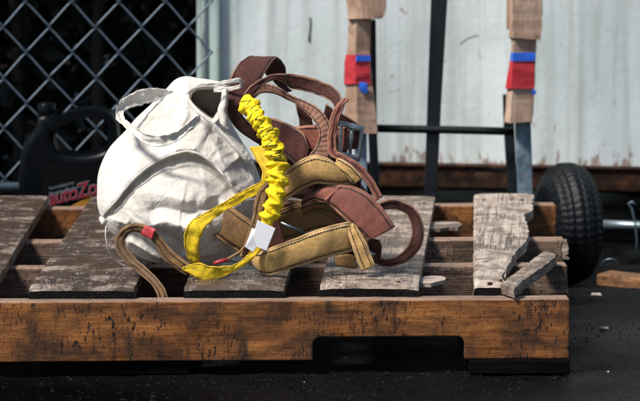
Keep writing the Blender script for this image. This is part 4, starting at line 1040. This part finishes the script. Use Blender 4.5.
text('Formulated to', 49.5, 190, .0085, R(14), M['labelwhite'], .0022)
text('Maximize Performance', 49.5, 195.5, .0085, R(14), M['labelwhite'], .0022)

# ------------------------------------------------------------------ bushes behind the fence
def leaves(n, fn, size, seed):
    r = np.random.default_rng(seed); v = np.empty((n * 4, 3)); 
    c = np.array([fn(r) for _ in range(n)])
    a = r.normal(size=(n, 3)); a /= np.linalg.norm(a, axis=1)[:, None]; b = r.normal(size=(n, 3)); b -= a * (a * b).sum(1)[:, None]; b /= np.linalg.norm(b, axis=1)[:, None]
    s = r.uniform(size[0], size[1], (n, 1)); ww = s * r.uniform(.4, .65, (n, 1)); cr = np.cross(a, b) * s * .2
    v[0::4] = c - a * s; v[1::4] = c - b * ww + cr; v[2::4] = c + a * s; v[3::4] = c + b * ww + cr
    f = [(4 * i, 4 * i + 1, 4 * i + 2, 4 * i + 3) for i in range(n)]
    return v, f
def bush(name, label, x0, x1, y0, y1, seed):
    t = thing(name, label, 'bush', ((x0 + x1) / 2, (y0 + y1) / 2, GZ), 'bushes behind the fence')
    r0 = random.Random(seed); cx, cy = (x0 + x1) / 2, (y0 + y1) / 2
    def shade_crown(r):  # leaf mass added above the frame to shade the view behind the fence
        while True:
            x, y, z = r.uniform(x0, x1), r.uniform(y0, y1), r.uniform(.58, 2.5)
            d = ((x - cx) / (x1 - x0) * 2) ** 4 + ((y - cy) / (y1 - y0) * 2) ** 4 + (max(0, z - 1.9) / .6) ** 2
            if d < 1.05 + .3 * noise.noise(Vector((x * 4, y * 4, z * 4))): return (x, y, z + .06 * noise.noise(Vector((x * 9, y * 9, 0))))
    v, f = leaves(14000, shade_crown, (.03, .065), seed); q = obj('shade_crown', v, f, M['leafdark'], t); q['kind'] = 'stuff'
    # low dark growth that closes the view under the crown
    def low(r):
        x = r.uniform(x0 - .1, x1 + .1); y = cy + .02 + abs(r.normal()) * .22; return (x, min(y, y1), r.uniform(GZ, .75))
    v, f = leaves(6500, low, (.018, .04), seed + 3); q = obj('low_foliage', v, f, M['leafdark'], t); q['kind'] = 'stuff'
    def dead(r):
        x = r.uniform(x0, x1); y = cy - .06 - abs(r.normal()) * .07; return (x, y, r.uniform(GZ, .6))
    v, f = leaves(110, dead, (.006, .014), seed + 5); q = obj('dead_leaves', v, f, M['leafdead'], t); q['kind'] = 'stuff'
    for k in range(3):
        bx = r0.uniform(x0 + .1, x1 - .1); by = cy + r0.uniform(-.05, .1); pts = []
        for s in range(8): pts.append((bx + .05 * noise.noise(Vector((k, s * .5, seed))) * s, by + .04 * noise.noise(Vector((s * .5, k, seed))) * s, GZ - .01 + s * .2))
        tube('stem', pts, [.016 * (1 - .09 * s) for s in range(8)], M['bark'], t, 8)
bush('evergreen_bush', 'dark evergreen bush behind the fence, nearer the container, unseen top added for shade', -.80, -.235, 1.66, 2.7, 21)
bush('evergreen_bush', 'dark evergreen bush behind the fence, at the left edge, unseen top added for shade', -1.5, -.80, 1.66, 2.7, 31)
def lit(r): return (r.uniform(-1.3, -.2), r.uniform(1.46, 2.3), GZ + r.uniform(0, .012))
v, f = leaves(900, lit, (.008, .018), 77)
q = obj('leaf_litter', v, f, M['leafdead']); q['kind'] = 'stuff'; q['label'] = 'dead brown leaves lying under the bushes'; q['category'] = 'leaves'

# ------------------------------------------------------------------ clutter at the right edge
pi_ = tube('steel_pipe', [P(603, 224.5, 1.34), P(640, 226, 1.33), P(720, 229, 1.30)], .0085, M['pipe'], None, 14)
tag(pi_, 'grey steel pipe beside the black tyre at the right edge', 'pipe')
wi = tube('bent_wire', [P(636, 262, 1.30), P(637, 240, 1.295), P(635, 222, 1.29), P(631.5, 208, 1.29), P(628.5, 203.5, 1.29), P(632, 201.5, 1.29), P(635, 205, 1.288)], .0018, M['galv'], None, 8)
tag(wi, 'bent wire standing up beside the pipe at the right edge', 'wire')
ri = [P(610 + 8 * math.cos(a), 266 + 7 * math.sin(a), .98 + .02 * math.sin(a)) for a in np.linspace(2.6, 6.6, 18)]
ri_ = tube('wire_ring', ri, .0016, M['galv'], None, 6); tag(ri_, 'curved loop of dull wire on the ground beside the tyre', 'wire')
p0 = G(604, 283, -.04); p1 = G(690, 292, -.04)
pl = box('scrap_plank', ((p0.x + p1.x) / 2, (p0.y + p1.y) / 2 + .02, -.034), ((p1 - p0).length, .05, .022), M['scrap'], None, (0, 0, math.atan2(p1.y - p0.y, p1.x - p0.x)), .003)
tag(pl, 'short orange scrap plank on the asphalt at the right edge', 'plank')
for (x, y, s, l) in ((596, 295, .010, 'pale wood chip on the asphalt beside the pallet corner'), (604, 330, .008, 'small pale wood chip on the asphalt right of the pallet')):
    c = G(x, y, ground_z(*G(x, y, 0)[:2])); c.z = ground_z(c.x, c.y)
    v = [c + Vector(q) * s for q in ((-1, -.4, 0), (.9, -.5, 0), (1.1, .3, 0), (-.8, .5, 0), (-.7, -.2, .45), (.7, -.3, .3), (.8, .2, .35), (-.6, .3, .4))]
    q = obj('wood_chip', v, [(0, 3, 2, 1), (4, 5, 6, 7), (0, 1, 5, 4), (1, 2, 6, 5), (2, 3, 7, 6), (3, 0, 4, 7)], M['deck_pale']); tag(fix_normals(q), l, 'wood chip')
